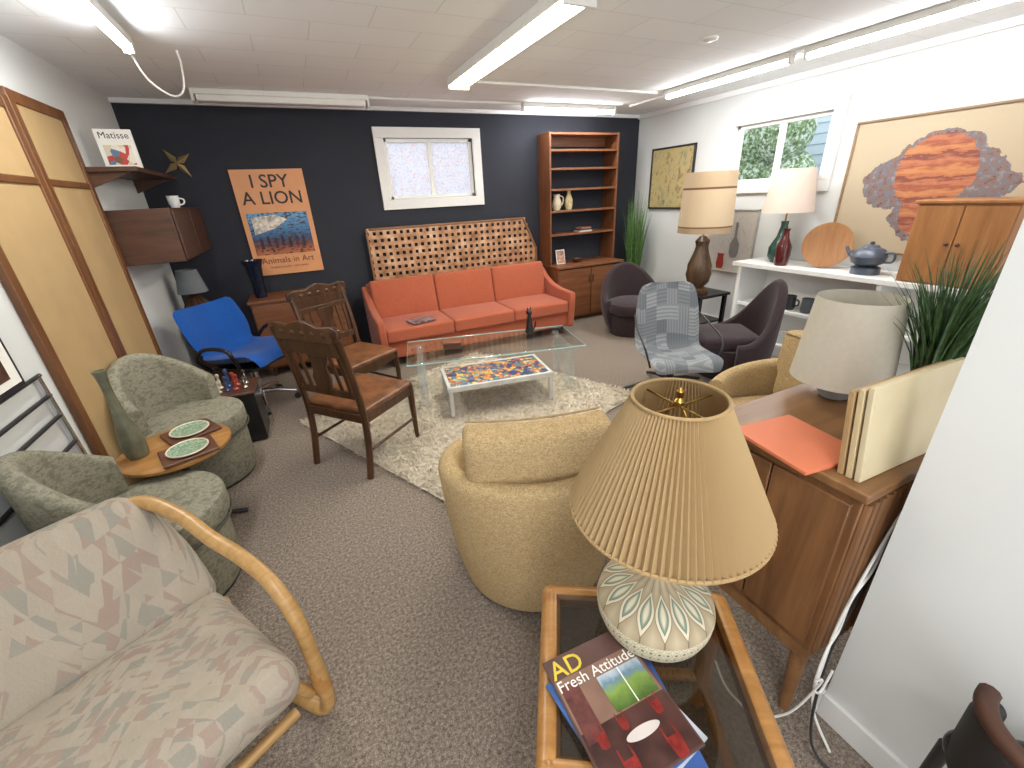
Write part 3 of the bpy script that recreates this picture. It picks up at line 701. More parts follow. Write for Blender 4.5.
for sx in(-1,1):
    part(t,"armrest",Geo().tube(catmull([(sx*.27,.22,.62),(sx*.30,.05,.56),(sx*.31,-.16,.50),(sx*.29,-.22,.42),(sx*.24,-.18,.29)],5),.008),black)
part(t,"column",Geo().cyl((0,0,.06),(0,0,.27),.03).lathe([(.14,.24),(.14,.26)],n=20),black)
for k in range(5):
    a=2*pi/5*k+.5; part(t,"leg",Geo().tube([(0,0,.10),(.2*cos(a),.2*sin(a),.07),(.38*cos(a),.38*sin(a),.012)],[.022,.018,.012]),black)
# ------------------------------------------------------------- small table + carved lamp
t=thing("side_table","small dark square side table between plum chairs","table",(3.98,3.45,0))
part(t,"top",Geo().box((0,0,.485),(.46,.46,.03)),blackp,bevel=.005); part(t,"shelf",Geo().box((0,0,.18),(.38,.38,.02)),blackp)
for sx in(-1,1):
    for sy in(-1,1): part(t,"leg",Geo().box((sx*.19,sy*.19,.235),(.04,.04,.47)),blackp,bevel=.004)
t=thing("table_lamp","tall carved brown lamp with banded cream drum shade","lamp",(3.93,3.45,.501))
def rf(a,j,z): return 1+.08*cos(6*a)*(1 if j%2 else -1)
part(t,"lamp_base",Geo().lathe([(.12,0),(.12,.04),(.07,.06),(.11,.12),(.13,.20),(.12,.30),(.08,.42),(.06,.50),(.075,.55),(.03,.60)],n=36,rf=rf),wood("carved_brown",S(62,44,30),S(112,86,58),2))
part(t,"pole",Geo().cyl((0,0,.58),(0,0,.85),.012),brass)
m,nt,b=newmat("banded_cream_shade",.8); sepz=nd(nt,"ShaderNodeSeparateXYZ",Vector=obc(nt)); 
c=ramp(nt,mth(nt,'MULTIPLY',sepz.outputs[2],.8),[(.0,S(170,146,116)),(.548,S(170,146,116)),(.552,S(112,82,56)),(.565,S(204,182,150)),(.57,S(204,182,150)),(.84,S(204,182,150)),(.845,S(112,82,56)),(.86,S(194,170,138))],'CONSTANT'); nt.links.new(c,b.inputs["Base Color"])
part(t,"lamp_shade",Geo().shell([(.27,.64),(.25,1.22)],n=44).shell([(.265,.64),(.245,1.22)],n=44),m,label="banded cream drum shade")
# ------------------------------------------------------------- white shelving
t=thing("shelving_unit","long white painted shelving unit along side wall","shelf",(0,0,0))
part(t,"top",Geo().bb((3.98,.9,.83),(4.43,3.08,.87)),white,bevel=.003)
part(t,"middle_shelf",Geo().bb((4.02,.92,.44),(4.43,3.02,.47)),white,bevel=.002)
part(t,"bottom_shelf",Geo().bb((4.02,.92,.10),(4.43,3.02,.13)),white,bevel=.002)
part(t,"back_panel",Geo().bb((4.415,.92,.1),(4.43,3.02,.84)),white)
for y in(.92,1.75,2.985): part(t,"divider",Geo().bb((4.0,y,0),(4.43,y+.035,.835)),white,bevel=.002)
part(t,"toe_kick",Geo().bb((4.05,.93,0),(4.07,3.0,.10)),white)
SZ=.871
t=thing("table_lamp","green ceramic bottle lamp with white cone shade","lamp",(4.24,2.78,SZ))
part(t,"lamp_base",Geo().lathe([(.07,0),(.10,.06),(.10,.14),(.05,.24),(.03,.34),(.035,.38)],n=28),plain("green_glaze",S(50,84,78),.2,var=.3))
part(t,"pole",Geo().cyl((0,0,.36),(0,0,.66),.008),brass)
part(t,"lamp_shade",Geo().shell([(.22,.46),(.165,.83)],n=40).shell([(.216,.46),(.161,.83)],n=40),plain("white_shade",S(214,198,184),.8,var=.02))
solo("vase","dark oxblood red bottle vase on white shelving","vase",Geo().lathe([(.05,0),(.06,.03),(.06,.18),(.03,.25),(.022,.30),(.03,.33)],n=28),plain("oxblood_glaze",S(80,28,28),.15,var=.3),(4.08,2.64,SZ))
solo("wooden_plate","round turned wooden plate standing on white shelving","plate",Geo().lathe([(0,0),(.15,0),(.185,.02),(.19,.035),(.18,.035),(.14,.018),(0,.015)],n=44),wood("maple",S(150,102,62),S(184,134,90),0,sc=.7),(4.22,2.34,SZ+.19),rot=(0,rad(-80),rad(25)))
teal=plain("slate_blue_glaze",S(78,88,102),.3,var=.2)
t=thing("teapot","slate blue ceramic teapot on stand on white shelving","teapot",(4.16,1.97,SZ))
part(t,"stand",Geo().lathe([(.10,0),(.10,.05),(.08,.06),(0,.06)],n=28),teal)
part(t,"body",Geo().lathe([(.06,.06),(.11,.09),(.125,.14),(.10,.19),(.06,.21),(0,.21)],n=32),teal)
part(t,"lid",Geo().lathe([(.06,.208),(.05,.225),(.015,.23),(.018,.25),(0,.256)],n=24),teal)
part(t,"spout",Geo().tube(catmull([(0,.10,.13),(0,.15,.15),(0,.18,.20)],4),[.022,.02,.018,.016,.015,.014,.013,.012,.011],10),teal)
part(t,"handle",Geo().tube(catmull([(0,-.11,.17),(0,-.17,.17),(0,-.17,.11),(0,-.11,.10)],5),.009),teal)
cherry=wood("cherry_veneer",S(150,98,54),S(184,128,76),2,sc=.7)
t=thing("small_cabinet","small orange-brown wooden cabinet with two doors","cabinet",(4.20,1.43,SZ))
part(t,"body",Geo().box((0,0,.27),(.36,.52,.54)),cherry,bevel=.006)
part(t,"top",Geo().box((0,0,.55),(.40,.56,.025)),cherry,bevel=.006)
for sy in(-1,1):
    d=part(t,"door",Geo().box((-.186,sy*.127,.27),(.014,.248,.51)),cherry,bevel=.004)
    part(d,"knob",Geo().ball((-.20,sy*.03,.28),.012,8),walnut)
for y,cc in((2.50,(50,52,56)),(2.33,(90,96,100))):
    t=thing("mug","dark stoneware mug on lower white shelf","mug",(4.12,y,.471),group="mugs on the white shelving")
    mm_=plain("stoneware_mug",S(*cc),.4,var=.2); part(t,"body",Geo().lathe([(.045,0),(.052,.02),(.052,.13),(.046,.13),(.04,.02),(0,.015)],n=20),mm_)
    part(t,"handle",Geo().tube(catmull([(0,-.05,.10),(0,-.085,.09),(0,-.085,.05),(0,-.05,.04)],4),.007),mm_)
solo("bowl","shallow black footed bowl on white shelf","bowl",Geo().lathe([(.05,0),(.05,.02),(.13,.06),(.15,.09),(.14,.09),(.05,.035),(0,.03)],n=32),blackp,(4.15,2.07,.471))
# ------------------------------------------------------------- right wall pictures
RW=-pi/2
def picture(name,label,y0,y1,z0,z1,artm,framem,mat=None,fw=.02,matw=0.):
    t=thing(name,label,"picture",(XR-.018,(y0+y1)/2,(z0+z1)/2),RW)
    w,h=y1-y0,z1-z0
    g=Geo().box((0,0,h/2-fw/2),(w,.03,fw)).box((0,0,-h/2+fw/2),(w,.03,fw)).box((w/2-fw/2,0,0),(fw,.03,h)).box((-w/2+fw/2,0,0),(fw,.03,h))
    part(t,"frame",g,framem,bevel=.003)
    if matw: part(t,"mat_board",Geo().box((0,.002,0),(w-fw,.01,h-fw)),mat)
    part(t,"artwork",Geo().box((0,-.004 if matw else .002,0),(w-fw*1.6-2*matw,.01,h-fw*1.6-2*matw)),artm)
    return t
m,nt,b=newmat("strata_painting",.7); v=obc(nt); s=nd(nt,"ShaderNodeSeparateXYZ",Vector=v)
nn=noise(nt,v,5.,5,.6); nf=noise(nt,v,22.,4,.7); ns=noise(nt,obc(nt,(1,1,5)),6.,4,.6)
def ell(cx,cz,a,bb):
    return mth(nt,'ADD',mth(nt,'POWER',mth(nt,'DIVIDE',mth(nt,'SUBTRACT',s.outputs[0],cx),a),2.),mth(nt,'POWER',mth(nt,'DIVIDE',mth(nt,'SUBTRACT',s.outputs[2],cz),bb),2.))
e1=ell(0,.04,.49,.23); e2=ell(.0,-.19,.21,.22); e4=ell(.0,.17,.28,.22)
em=mth(nt,'MINIMUM',mth(nt,'MINIMUM',e1,e2),e4)
mask=mth(nt,'LESS_THAN',mth(nt,'ADD',em,mth(nt,'MULTIPLY',mth(nt,'SUBTRACT',nn,.5),1.4)),.95)
e3=mth(nt,'LESS_THAN',mth(nt,'ADD',mth(nt,'MINIMUM',ell(.0,.10,.26,.28),ell(.0,-.19,.15,.17)),mth(nt,'MULTIPLY',mth(nt,'SUBTRACT',nf,.5),.8)),.9)
str_=mth(nt,'ADD',mth(nt,'MULTIPLY',s.outputs[2],2.2),mth(nt,'MULTIPLY',ns,.35))
co=ramp(nt,mth(nt,'FRACT',mth(nt,'MULTIPLY',str_,3.)),[(0,S(166,96,66)),(.3,S(188,128,80)),(.5,S(146,78,58)),(.7,S(182,114,80)),(.9,S(122,68,56))])
cb=ramp(nt,nf,[(.3,S(84,58,56)),(.45,S(130,102,92)),(.55,S(102,108,120)),(.7,S(164,140,124))])
c=mixc(nt,e3,cb,co); c=mixc(nt,mask,S(182,166,140),c); nt.links.new(c,b.inputs["Base Color"]); strata=m
picture("painting","large framed abstract painting of layered orange rock form",1.22,2.45,1.0,2.02,strata,wood("pale_frame",S(130,104,76),S(164,136,102)),fw=.018)
m,nt,b=newmat("map_artwork",.7); n3=noise(nt,obc(nt,(1.6,1,1)),7.,5,.6,.8)
c=ramp(nt,n3,[(.3,S(108,114,88)),(.45,S(176,162,116)),(.55,S(188,164,108)),(.6,S(130,132,102)),(.62,S(164,126,80)),(.75,S(108,100,78))]); nt.links.new(c,b.inputs["Base Color"])
picture("framed_map","framed yellow-green relief map on white wall",4.16,4.88,1.34,2.06,m,black,fw=.02)
m,nt,b=newmat("sketch_artwork",.8); n4=noise(nt,obc(nt,(1,1,.6)),14.,3,.6,.5)
c=ramp(nt,n4,[(.48,S(198,192,182)),(.49,S(150,144,136)),(.50,S(198,192,182))]); nt.links.new(c,b.inputs["Base Color"])
t=picture("framed_sketch","framed pencil still-life sketch with red vase and bottle",3.20,3.80,.66,1.34,m,plain("silver_frame",S(190,186,178),.4,.3),fw=.015)
part(t,"drawn_bottle",Geo().lathe([(.03,-.18),(.05,-.14),(.05,-.06),(.015,0),(.012,.12),(.018,.13)],n=20,M=T((.06,-.008,.05),(0,0,0),(1.2,.05,1.2))),plain("drawn_gray",S(130,126,122),.8)) 
part(t,"drawn_vase",Geo().lathe([(.03,-.22),(.04,-.18),(.03,-.12),(.035,-.09)],n=20,M=T((-.10,-.008,-.02),(0,0,0),(1.3,.05,1.3))),plain("drawn_red",S(160,50,36),.8))
# ------------------------------------------------------------- left: side table, trays, tall vase
t=thing("pedestal_table","small round oak table on black metal pedestal","table",(-.80,2.45,0),.3)
part(t,"top",Geo().lathe([(0,.475),(.235,.475),(.245,.485),(.245,.497),(.235,.505),(0,.505)],n=44),oak)
part(t,"pedestal",Geo().cyl((0,0,.03),(0,0,.475),.018),black)
for k in range(3):
    a=2*pi*k/3-.35; part(t,"foot",Geo().tube([(0,0,.05),(.10*cos(a),.10*sin(a),.03),(.20*cos(a),.20*sin(a),.012)],[.016,.013,.011]),black)
tray=plain("brown_tray",S(96,60,44),.4,var=.15)
m,nt,b=newmat("green_leaf_dish",.3); v=obc(nt); n5=noise(nt,v,34.,3,.6,1.)
c=ramp(nt,n5,[(.44,S(112,142,116)),(.50,S(186,194,172)),(.56,S(116,148,122))]); nt.links.new(c,b.inputs["Base Color"]); dish=m
def traything(loc,rz):
    t=thing("serving_tray","square brown tray with round green leaf dish","tray",loc,rz,group="green dishes on the pedestal table")
    part(t,"tray",Geo().rb((0,0,.008),(.23,.20,.014),.006),tray)
    part(t,"dish",Geo().lathe([(0,.016),(.06,.016),(.086,.024),(.082,.027),(.06,.020),(0,.021)],n=36),dish)
    part(t,"rim",Geo().tube([(.087*cos(2*pi*i/36),.087*sin(2*pi*i/36),.026) for i in range(36)],.004,6,True),cream)
    return t
tr=traything((-.75,2.56,.506),.5); copy_thing(tr,(-.72,2.33,.506),.35)
solo("bottle_vase","tall slender gray-green bottle vase on round table","vase",Geo().lathe([(.040,0),(.047,.02),(.049,.07),(.043,.13),(.033,.19),(.024,.25),(.018,.32),(.018,.38),(.022,.43),(.028,.455),(.022,.455),(.014,.42)],n=40),plain("gray_green_glaze",S(104,104,84),.3,var=.3,sc=18),(-.945,2.42,.506))
t=thing("cube_table","black lacquered cube side table beside tub chair","table",(-.66,3.46,0))
part(t,"body",Geo().box((0,0,.20),(.26,.30,.38)),blackp,bevel=.006); part(t,"top",Geo().box((0,0,.395),(.28,.32,.016)),walnut,bevel=.004); part(t,"base",Geo().box((0,0,.01),(.22,.26,.02)),black)
fm=[plain("figure_ivory",S(200,190,170),.4),plain("figure_blue",S(60,80,120),.3),plain("figure_red",S(150,60,50),.3),plain("figure_silver",S(170,170,170),.2,1)]
for i in range(8):
    h=.09+.025*(i%3); x=-.75+.055*(i%4); y=3.40+.09*(i//4)+.01*(i%2)
    solo("figurine","small turned decorative figurine on black cube table","figurine",Geo().lathe([(.018,0),(.02,.008),(.009,.02),(.012,h*.5),(.006,h*.7),(.013,h*.8),(.012,h*.95),(0,h)],n=14),fm[i%4],(x,y,.404),group="figurines on the cube table")
# rack + print
t=thing("luggage_rack","chrome and black ladder rack leaning on wall","rack",(-1.152,2.05,0))
for y in(-.38,.38):
    part(t,"leg",Geo().tube([(.0,y+(.08 if y>0 else -.08),0),(0,y,.98)],.011),chrome)
for z in(.975,.88,.78,.64,.30): part(t,"bar",Geo().cyl((0,-.40,z),(0,.40,z),.009),black)
t=thing("framed_print","dark framed print with pale mat leaning on rack","picture",(-1.145,2.08,.985),pi/2)
part(t,"frame",Geo().box((0,0,.14),(.46,.02,.28)),black,bevel=.003); part(t,"mat_board",Geo().box((0,-.011,.14),(.42,.002,.24)),paper); part(t,"artwork",Geo().box((0,-.0125,.14),(.30,.002,.18)),plain("dark_print",S(84,56,44),.5,var=.8,sc=9))
# ------------------------------------------------------------- side table foreground
t=thing("glass_side_table","honey oak frame side table with smoked glass top","table",(.562,.492,0),math.atan2(-.52,.85))
hw,hd,zt=.245,.222,.46
def bar(a,b): return Geo().tube([a,b],.03,14)
for sy in(-1,1): part(t,"rail",bar((-hw,sy*hd,zt),(hw,sy*hd,zt)),oak)
for sx in(-1,1): part(t,"rail",bar((sx*hw,-hd,zt),(sx*hw,hd,zt)),oak)
for sx in(-1,1):
    for sy in(-1,1):
        part(t,"leg",Geo().cyl((sx*hw,sy*hd,0),(sx*hw,sy*hd,zt),.027,n=14).ball((sx*hw,sy*hd,zt),.031,10),oakz)
    part(t,"lower_rail",Geo().cyl((sx*hw,-hd,.12),(sx*hw,hd,.12),.018),oak)
for sy in(-1,1): part(t,"lower_rail",Geo().cyl((-hw,sy*hd,.12),(hw,sy*hd,.12),.018),oak)
part(t,"glass_top",Geo().box((0,0,zt+.020),(2*hw-.02,2*hd-.02,.010)),glassy("smoked_glass",(.52,.50,.46),1.,.05,.5))
TZ=zt+.026
t=thing("table_lamp","ceramic table lamp with pleated cream shade on side table","lamp",(.656,.582,TZ))
m,nt,b=newmat("flower_ceramic",.65,0,.3); v=obc(nt); s=nd(nt,"ShaderNodeSeparateXYZ",Vector=v)
ang=mth(nt,'ARCTAN2',s.outputs[1],s.outputs[0]); rr=mth(nt,'SQRT',mth(nt,'ADD',mth(nt,'POWER',s.outputs[0],2.),mth(nt,'POWER',s.outputs[1],2.)))
fa=mth(nt,'ABSOLUTE',mth(nt,'SUBTRACT',mth(nt,'FRACT',mth(nt,'MULTIPLY',ang,16/(2*pi))),.5))
tt=mth(nt,'DIVIDE',mth(nt,'SUBTRACT',rr,.055),.090); tt=mth(nt,'MINIMUM',mth(nt,'MAXIMUM',tt,0.),1.)
pet=mth(nt,'MULTIPLY',mth(nt,'SINE',mth(nt,'MULTIPLY',tt,pi)),.46)
q=mth(nt,'SUBTRACT',pet,fa)
lw=S(206,197,172); tl=S(96,116,104)
ct=ramp(nt,mth(nt,'ADD',mth(nt,'MULTIPLY',q,1.),.5),[(0,S(184,170,142)),(.46,S(160,145,118)),(.49,S(96,87,68)),(.52,lw),(.63,lw),(.66,tl),(.76,S(136,146,126)),(.86,lw)])
cmb=nd(nt,"ShaderNodeCombineXYZ",X=mth(nt,'MULTIPLY',ang,5.09),Y=mth(nt,'MULTIPLY',s.outputs[2],30.),Z=0.)
vo=nd(nt,"ShaderNodeTexVoronoi",{"distance":"EUCLIDEAN"},Vector=cmb.outputs[0],Scale=1.5,Randomness=0.)
cs=ramp(nt,vo.outputs[0],[(.0,tl),(.16,tl),(.22,lw),(.40,lw),(.45,S(140,124,96)),(.5,lw)])
side=mth(nt,'LESS_THAN',s.outputs[2],.108)
c=mixc(nt,side,ct,cs); nt.links.new(c,b.inputs["Base Color"])
part(t,"lamp_base",Geo().lathe([(0,0),(.088,0),(.098,.004),(.122,.022),(.140,.048),(.150,.078),(.152,.100),(.147,.122),(.132,.142),(.106,.160),(.075,.174),(.048,.186),(.033,.20),(.030,.22),(.03,.26),(0,.26)],n=64),m,label="cream and teal flower-patterned ceramic base")
part(t,"neck",Geo().cyl((0,0,.26),(0,0,.36),.012).cyl((0,0,.34),(0,0,.41),.018),brass)
part(t,"bulb",Geo().ball((0,0,.46),(.03,.03,.045),10),plain("bulb_glass",(.8,.8,.78),.2))
part(t,"harp",Geo().tube(catmull([(0,.02,.36),(0,.055,.45),(0,.05,.60),(0,0,.69),(0,-.05,.60),(0,-.055,.45),(0,-.02,.36)],5),.003),brass)
z0,z1=.420,.705
n=176; vs=[];fs=[]
for i in range(n):
    a=2*pi*i/n; k=(1.024 if i%2 else .958)
    for (r,z) in((.226,z0),(.2255,z0+.003),(.0975,z1-.002),(.097,z1)): vs.append((r*k*cos(a),r*k*sin(a),z))
for i in range(n):
    i2=(i+1)%n
    for j in range(3): fs.append((i*4+j,i2*4+j,i2*4+j+1,i*4+j+1))
m=bpy.data.materials.new("pleated_shade"); m.use_nodes=True; nt=m.node_tree; b=nt.nodes["Principled BSDF"]
b.inputs["Base Color"].default_value=(*S(176,150,108),1); b.inputs["Roughness"].default_value=.9
tr_=nd(nt,"ShaderNodeBsdfTranslucent",Color=(*S(176,146,100),1)); mx=nd(nt,"ShaderNodeMixShader",i0=.10,i1=b.outputs[0],i2=tr_.outputs[0]); nt.links.new(mx.outputs[0],nt.nodes["Material Output"].inputs[0])
sh=part(t,"lamp_shade",Geo().add(vs,fs),m,label="pleated cream fabric shade",smooth=0)
trim=plain("shade_trim",S(164,136,94),.8)
part(t,"top_rim",Geo().tube([(.098*cos(2*pi*i/60),.098*sin(2*pi*i/60),z1) for i in range(60)],.004,6,True),trim)
part(t,"bottom_rim",Geo().tube([(.226*cos(2*pi*i/90),.226*sin(2*pi*i/90),z0) for i in range(90)],.0045,6,True),trim)
part(t,"spider",Geo().cyl((-.097,0,z1-.02),(.097,0,z1-.02),.0025).cyl((0,-.097,z1-.02),(0,.097,z1-.02),.0025),brass)
part(t,"finial",Geo().lathe([(.008,z1-.02),(.012,z1-.008),(.006,z1),(.009,z1+.015),(0,z1+.025)],n=14),brass)
# magazines
MZ=zt+.0305
def mag(z,rz,c,loc,label): return solo("magazine",label,"magazine",Geo().box((0,0,.003),(.215,.275,.006)),plain("magazine_cover",S(*c),.3,var=.3,sc=12),(loc[0],loc[1],z),rz,group="magazines on the glass side table",bevel=.001)
mag(MZ,rad(-12),(60,90,150),(.450,.415),"blue magazine under the stack on glass table")
mag(MZ+.0062,rad(9),(190,196,206),(.440,.43),"pale magazine in stack on glass table")
mag(MZ+.0124,rad(5),(60,100,160),(.425,.435),"blue covered magazine in stack on glass table")
t=thing("magazine","glossy design magazine with yellow initials on top of stack","magazine",(.435,.455,MZ+.0186),rad(-2),group="magazines on the glass side table")
part(t,"cover",Geo().box((0,0,.003),(.235,.30,.006)),plain("plum_cover",S(92,66,62),.3,var=.2,sc=10),bevel=.001)
part(t,"interior_wall_print",Geo().box((.0,.035,.0063),(.225,.12,.0006)),plain("interior_wall_print",S(134,104,90),.3,var=.25,sc=10))
part(t,"interior_floor_print",Geo().box((.0,-.085,.0063),(.225,.12,.0006)),plain("interior_floor_print",S(74,48,44),.3,var=.5,sc=14))
m,nt,b=newmat("window_view_print",.3); s=nd(nt,"ShaderNodeSeparateXYZ",Vector=obc(nt)); nq=noise(nt,obc(nt),60.,2)
c=ramp(nt,mth(nt,'ADD',mth(nt,'MULTIPLY',mth(nt,'SUBTRACT',s.outputs[1],.0),9.),mth(nt,'MULTIPLY',nq,.3)),[(.0,S(76,104,50)),(.35,S(130,158,76)),(.5,S(104,134,156)),(.75,S(196,206,214))]); nt.links.new(c,b.inputs["Base Color"])
part(t,"printed_view",Geo().box((.045,.02,.0068),(.12,.085,.0006)),m)
part(t,"printed_mullion",Geo().box((.045,.02,.0073),(.003,.085,.0004)),paper)
part(t,"printed_curtain",Geo().box((-.085,.015,.0068),(.045,.13,.0006)),plain("printed_curtain",S(96,52,48),.4,var=.4,sc=50))
rp_=plain("red_print",S(134,44,40),.3,var=.3,sc=60)
for x,y,k in((-.075,-.045,.9),(-.015,-.038,.75),(.075,-.04,.85),(-.045,-.11,1.25),(.065,-.115,1.25)):
    part(t,"printed_chair",Geo().prism([(-.013,-.024),(-.010,-.024),(-.010,-.006),(.010,-.006),(.010,-.024),(.013,-.024),(.014,.0),(.011,.024),(.004,.028),(-.004,.028),(-.011,.024),(-.014,.0)],.0006,T((x,y,.0070),(-pi/2,0,0),(k,1,-k))),rp_,smooth=0)
part(t,"printed_table",Geo().lathe([(0,.0066),(.04,.0066),(.04,.0073),(0,.0073)],n=24,M=T((.015,-.075,0),(0,0,0),(1.1,.30,1))),plain("pale_table_print",S(206,196,190),.4))
part(t,"initials",textgeo([("AD",.062,-.11,.098,'LEFT')],T((0,0,.0066)),bold=.0004),plain("yellow_ink",S(216,192,56),.4),smooth=0)
part(t,"headline",textgeo([("Fresh Attitude",.037,-.112,.066,'LEFT')],T((0,0,.0080))),paper,smooth=0)
# ------------------------------------------------------------- rattan chair
rat=wood("rattan_pole",S(172,130,76),S(202,162,104),0,rough=.35,sc=2)
m,nt,b=newmat("southwest_triangle_fabric",.95,0,.1); v=obc(nt); s=nd(nt,"ShaderNodeSeparateXYZ",Vector=v)
vv=mth(nt,'MULTIPLY',mth(nt,'SUBTRACT',s.outputs[1],mth(nt,'MULTIPLY',s.outputs[2],1.3)),30.)
vv=mth(nt,'ADD',vv,90.)
uu=mth(nt,'ADD',mth(nt,'MULTIPLY',s.outputs[0],20.),40.)
wob=mth(nt,'MULTIPLY',noise(nt,v,5.,2),.4); uu=mth(nt,'ADD',uu,wob)
pa=mth(nt,'ADD',uu,mth(nt,'MULTIPLY',vv,.5)); pb=mth(nt,'SUBTRACT',uu,mth(nt,'MULTIPLY',vv,.5))
cell=nd(nt,"ShaderNodeCombineXYZ",X=mth(nt,'FLOOR',pa),Y=mth(nt,'FLOOR',pb),Z=mth(nt,'FLOOR',vv))
wn=nd(nt,"ShaderNodeTexWhiteNoise",Vector=cell.outputs[0])
# rows of colour drift so diamonds gather into broad zigzag bands
band=mth(nt,'PINGPONG',mth(nt,'ADD',mth(nt,'MULTIPLY',vv,.10),mth(nt,'MULTIPLY',mth(nt,'PINGPONG',mth(nt,'MULTIPLY',uu,.22),.5),.6)),.5)
sel=mth(nt,'ADD',mth(nt,'MULTIPLY',wn.outputs[0],.55),mth(nt,'MULTIPLY',band,.9))
c=ramp(nt,sel,[(0,S(166,156,140)),(.28,S(150,126,117)),(.38,S(172,161,145)),(.52,S(132,134,126)),(.62,S(170,158,142)),(.74,S(156,134,124)),(.86,S(176,166,150))],'CONSTANT')
n6=noise(nt,v,4.,3)
cc=mixc(nt,mth(nt,'ADD',mth(nt,'MULTIPLY',n6,.6),.12),c,S(166,155,139))
nz=noise(nt,obc(nt,(1,.3,.3)),200.,2); cc=mixc(nt,mth(nt,'MULTIPLY',nz,.18),cc,S(110,100,90))
nt.links.new(cc,b.inputs["Base Color"]); bump(nt,b,mth(nt,'ADD',noise(nt,v,160.,2),mth(nt,'MULTIPLY',noise(nt,v,9.,2),4.)),.3,.006); zig=m
rz=face(.5,-.86)
f_=Vector((.503,-.864)); w_=Vector((.864,.503))
hw=.32
O=Vector((-.39,1.215))-w_*hw
t=thing("rattan_lounge_chair","bent rattan lounge chair with faded zigzag-pattern cushions","chair",(O.x,O.y,0),rz)
for sx in(-1,1):
    P=[(sx*(hw-.14),.50,.71),(sx*(hw-.05),.46,.71),(sx*(hw),.32,.675),(sx*(hw+.02),.178,.635),(sx*(hw+.045),.05,.60),(sx*(hw+.06),-.06,.55),(sx*(hw+.065),-.14,.45),(sx*(hw+.06),-.18,.30),(sx*(hw+.06),-.19,.12),(sx*(hw+.05),-.175,.04),(sx*(hw+.03),-.11,.026),(sx*hw,.10,.026),(sx*hw,.30,.03),(sx*hw,.36,.10),(sx*hw,.30,.28)]
    part(t,"arm_pole",Geo().tube(catmull(P,8),.023,14),rat)
    part(t,"inner_pole",Geo().tube(catmull([(sx*(hw-.06),.52,.66),(sx*(hw-.05),.32,.38),(sx*(hw-.045),.08,.26),(sx*(hw-.02),-.16,.27),(sx*(hw+.02),-.18,.16)],5),.017,12),rat)
    part(t,"binding",Geo().cyl((sx*(hw+.058),-.18,.24),(sx*(hw+.058),-.19,.15),.027,n=14),oak)
for y,z in((-.16,.27),(.10,.25),(.36,.43),(.53,.66),(-.18,.14)): part(t,"cross_pole",Geo().cyl((-hw+.03,y,z),(hw-.03,y,z),.017),rat)
part(t,"seat_cushion",Geo().rb((0,-.01,.365),(.63,.57,.14),.06,.022,rot=(rad(-3),0,0)),zig)
def bk(p):
    k=max(0,(p.z+.10)/.33); return (p.x*(1-.22*k*k),p.y,p.z)
part(t,"back_cushion",Geo().rb((0,.390,.545),(.64,.14,.48),.062,.022,rot=(rad(-38),0,0),bend=bk),zig)
# ------------------------------------------------------------- credenza
credw=wood("credenza_wood",S(96,64,38),S(144,100,62),2,sc=.8)
credt=wood("credenza_top",S(118,82,50),S(156,114,72),0,sc=.8)
t=thing("wooden_cabinet","brown wooden cabinet with ribbed sides on splayed legs","cabinet",(1.10,.375,0))
part(t,"body",Geo().bb((.012,.012,.30),(.60,.46,.87)),credw,bevel=.004)
part(t,"top",Geo().bb((0,0,.87),(.62,.48,.90)),credt,bevel=.006)
for k in range(2):
    d=part(t,"door",Geo().bb((.0,.03+.21*k,.33),(.014,.235+.21*k,.85)),credw,bevel=.003)
    part(d,"handle",Geo().cyl((-.006,.22+.04*k,.55),(-.006,.22+.04*k,.63),.005),brass)
g=Geo()
for i in range(19): g.cyl((.03+.03*i,.010,.31),(.03+.03*i,.010,.86),.012,n=8)
rs=part(t,"ribbed_side",g,credw); rs["kind"]="stuff"
part(t,"apron",Geo().bb((.02,.015,.25),(.55,.04,.30)).bb((.015,.02,.25),(.04,.45,.30)).bb((.02,.42,.25),(.55,.445,.30)),credt,bevel=.003)
for x,y,dx,dy in((.05,.05,-.03,-.02),(.05,.42,-.03,.02),(.52,.05,.03,-.02),(.52,.42,.03,.02)):
    part(t,"leg",Geo().cyl((x,y,.30),(x+dx,y+dy,0),.028,.016,12),credt)
CZ=.901
solo("booklet","orange paper booklet lying on wooden cabinet","booklet",Geo().rb((0,0,.006),(.225,.25,.012),.003),plain("orange_paper",S(214,122,86),.6,var=.03),(1.175,.605,CZ),rad(-8))
for i,(cl,dy) in enumerate((((204,190,156),0),((198,178,138),.020),((168,138,96),.040))):
    t=thing("art_board","cream board stored upright on wooden cabinet","board",(1.33,.415+dy,CZ),0,group="boards standing on the cabinet",rot=(rad(-7),0,rad(-2)))
    part(t,"board",Geo().box((0,0,.125-.006*i),(.40,.014,.25-.012*i)),plain("board_face",S(*cl),.7,var=.04),bevel=.002)
t=thing("potted_grass","spiky dark green grass in small pale pot","plant",(1.645,.53,CZ))
part(t,"pot",Geo().lathe([(.04,0),(.055,.06),(.055,.09),(.048,.09),(.04,.06),(0,.06)],n=24),plain("blue_white_pot",S(190,200,210),.3,var=.2))
part(t,"leaves",grass(Geo(),380,.49,.04,.16,.0035,9,(.02,-.02)),green,loc=(0,0,.06),smooth=0)
t=thing("table_lamp","pale ceramic lamp with white drum shade on cabinet","lamp",(1.58,.735,CZ))
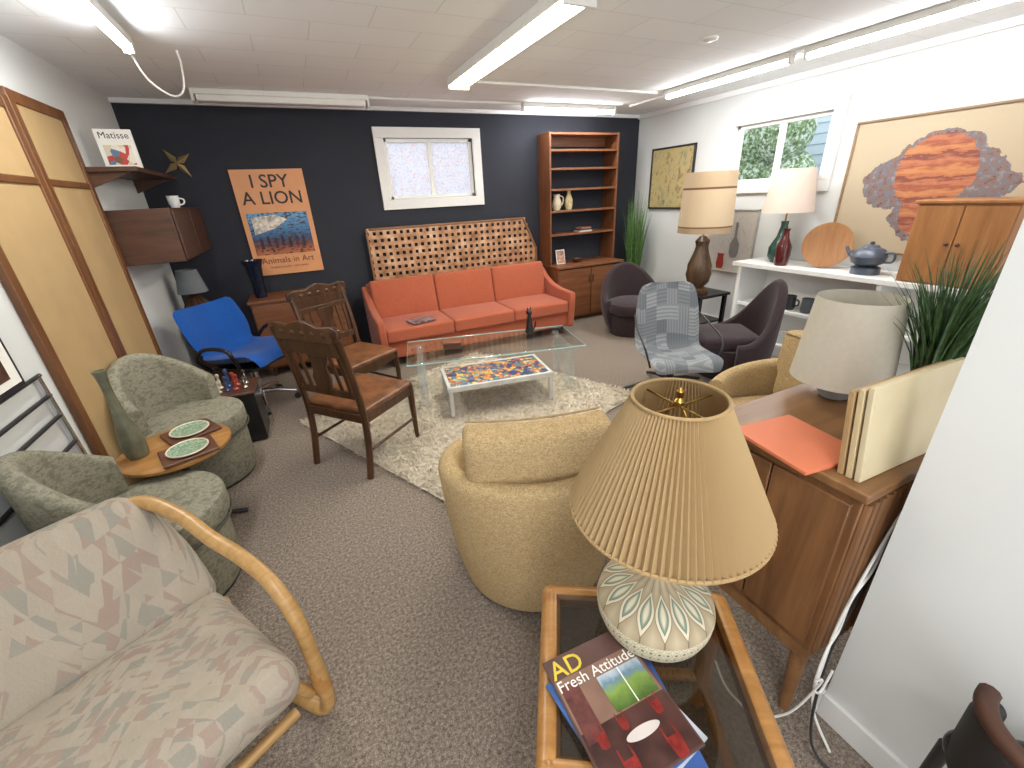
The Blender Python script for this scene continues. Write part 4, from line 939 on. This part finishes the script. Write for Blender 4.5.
part(t,"lamp_base",Geo().lathe([(.04,0),(.05,.01),(.06,.05),(.04,.09),(.015,.12),(.012,.2)],n=24),plain("gray_blue_ceramic",S(176,184,190),.3))
part(t,"lamp_shade",Geo().shell([(.145,.07),(.120,.350)],n=44).shell([(.143,.07),(.118,.350)],n=44),plain("white_linen",S(202,196,180),.9,var=.03,sc=60))
def cord(label,P,mat,r=.004): return solo("power_cord",label,"cord",Geo().tube(catmull(P,7),r,7),mat)
cord("white power cord hanging down behind cabinet",[(1.50,.365,.93),(1.40,.352,.90),(1.29,.362,.80),(1.22,.365,.62),(1.16,.362,.45),(1.12,.35,.30),(1.10,.33,.14),(1.12,.26,.006)],whitep)
cord("black power cord trailing to the floor",[(1.38,.355,.88),(1.30,.366,.66),(1.20,.365,.40),(1.12,.34,.22),(1.06,.29,.06),(1.08,.22,.006),(1.15,.16,.006)],black)
cord("white looped power cord beside the partition wall",[(1.42,.36,.97),(1.34,.362,.86),(1.26,.364,.74),(1.25,.364,.60),(1.18,.362,.52),(1.17,.36,.40),(1.11,.35,.36),(1.07,.335,.26),(1.11,.33,.20),(1.14,.33,.28)],whitep,.0035)
cord("white lamp cord crossing to the cabinet",[(.85,.50,.30),(.88,.47,.20),(.94,.45,.10),(1.0,.42,.02),(1.05,.36,.10),(1.06,.32,.30),(1.05,.33,.30)],whitep,.0035)
t=thing("desk_chair","dark chair with curved brown wooden back","chair",(1.075,-.03,0),.9)
part(t,"seat",Geo().rb((0,0,.45),(.20,.20,.09),.043,.01),blackp)
part(t,"backrest",Geo().tub(.118,.115,.03,hf_back(.62,.56,1,1.6),-1.5,1.5,.44,.46,n=30),plain("black_leather",(.02,.018,.018),.6))
part(t,"top_rail",Geo().tube([(.105*sin(a/10),.105*cos(a/10),.625) for a in range(-9,10)],.018,10),wood("brown_rail",S(60,36,26),S(88,54,38),0,rough=.6))
for sx in(-1,1):
    for sy in(-1,1): part(t,"leg",Geo().cyl((sx*.08,sy*.08,.43),(sx*.085,sy*.085,0),.014,.012),black)
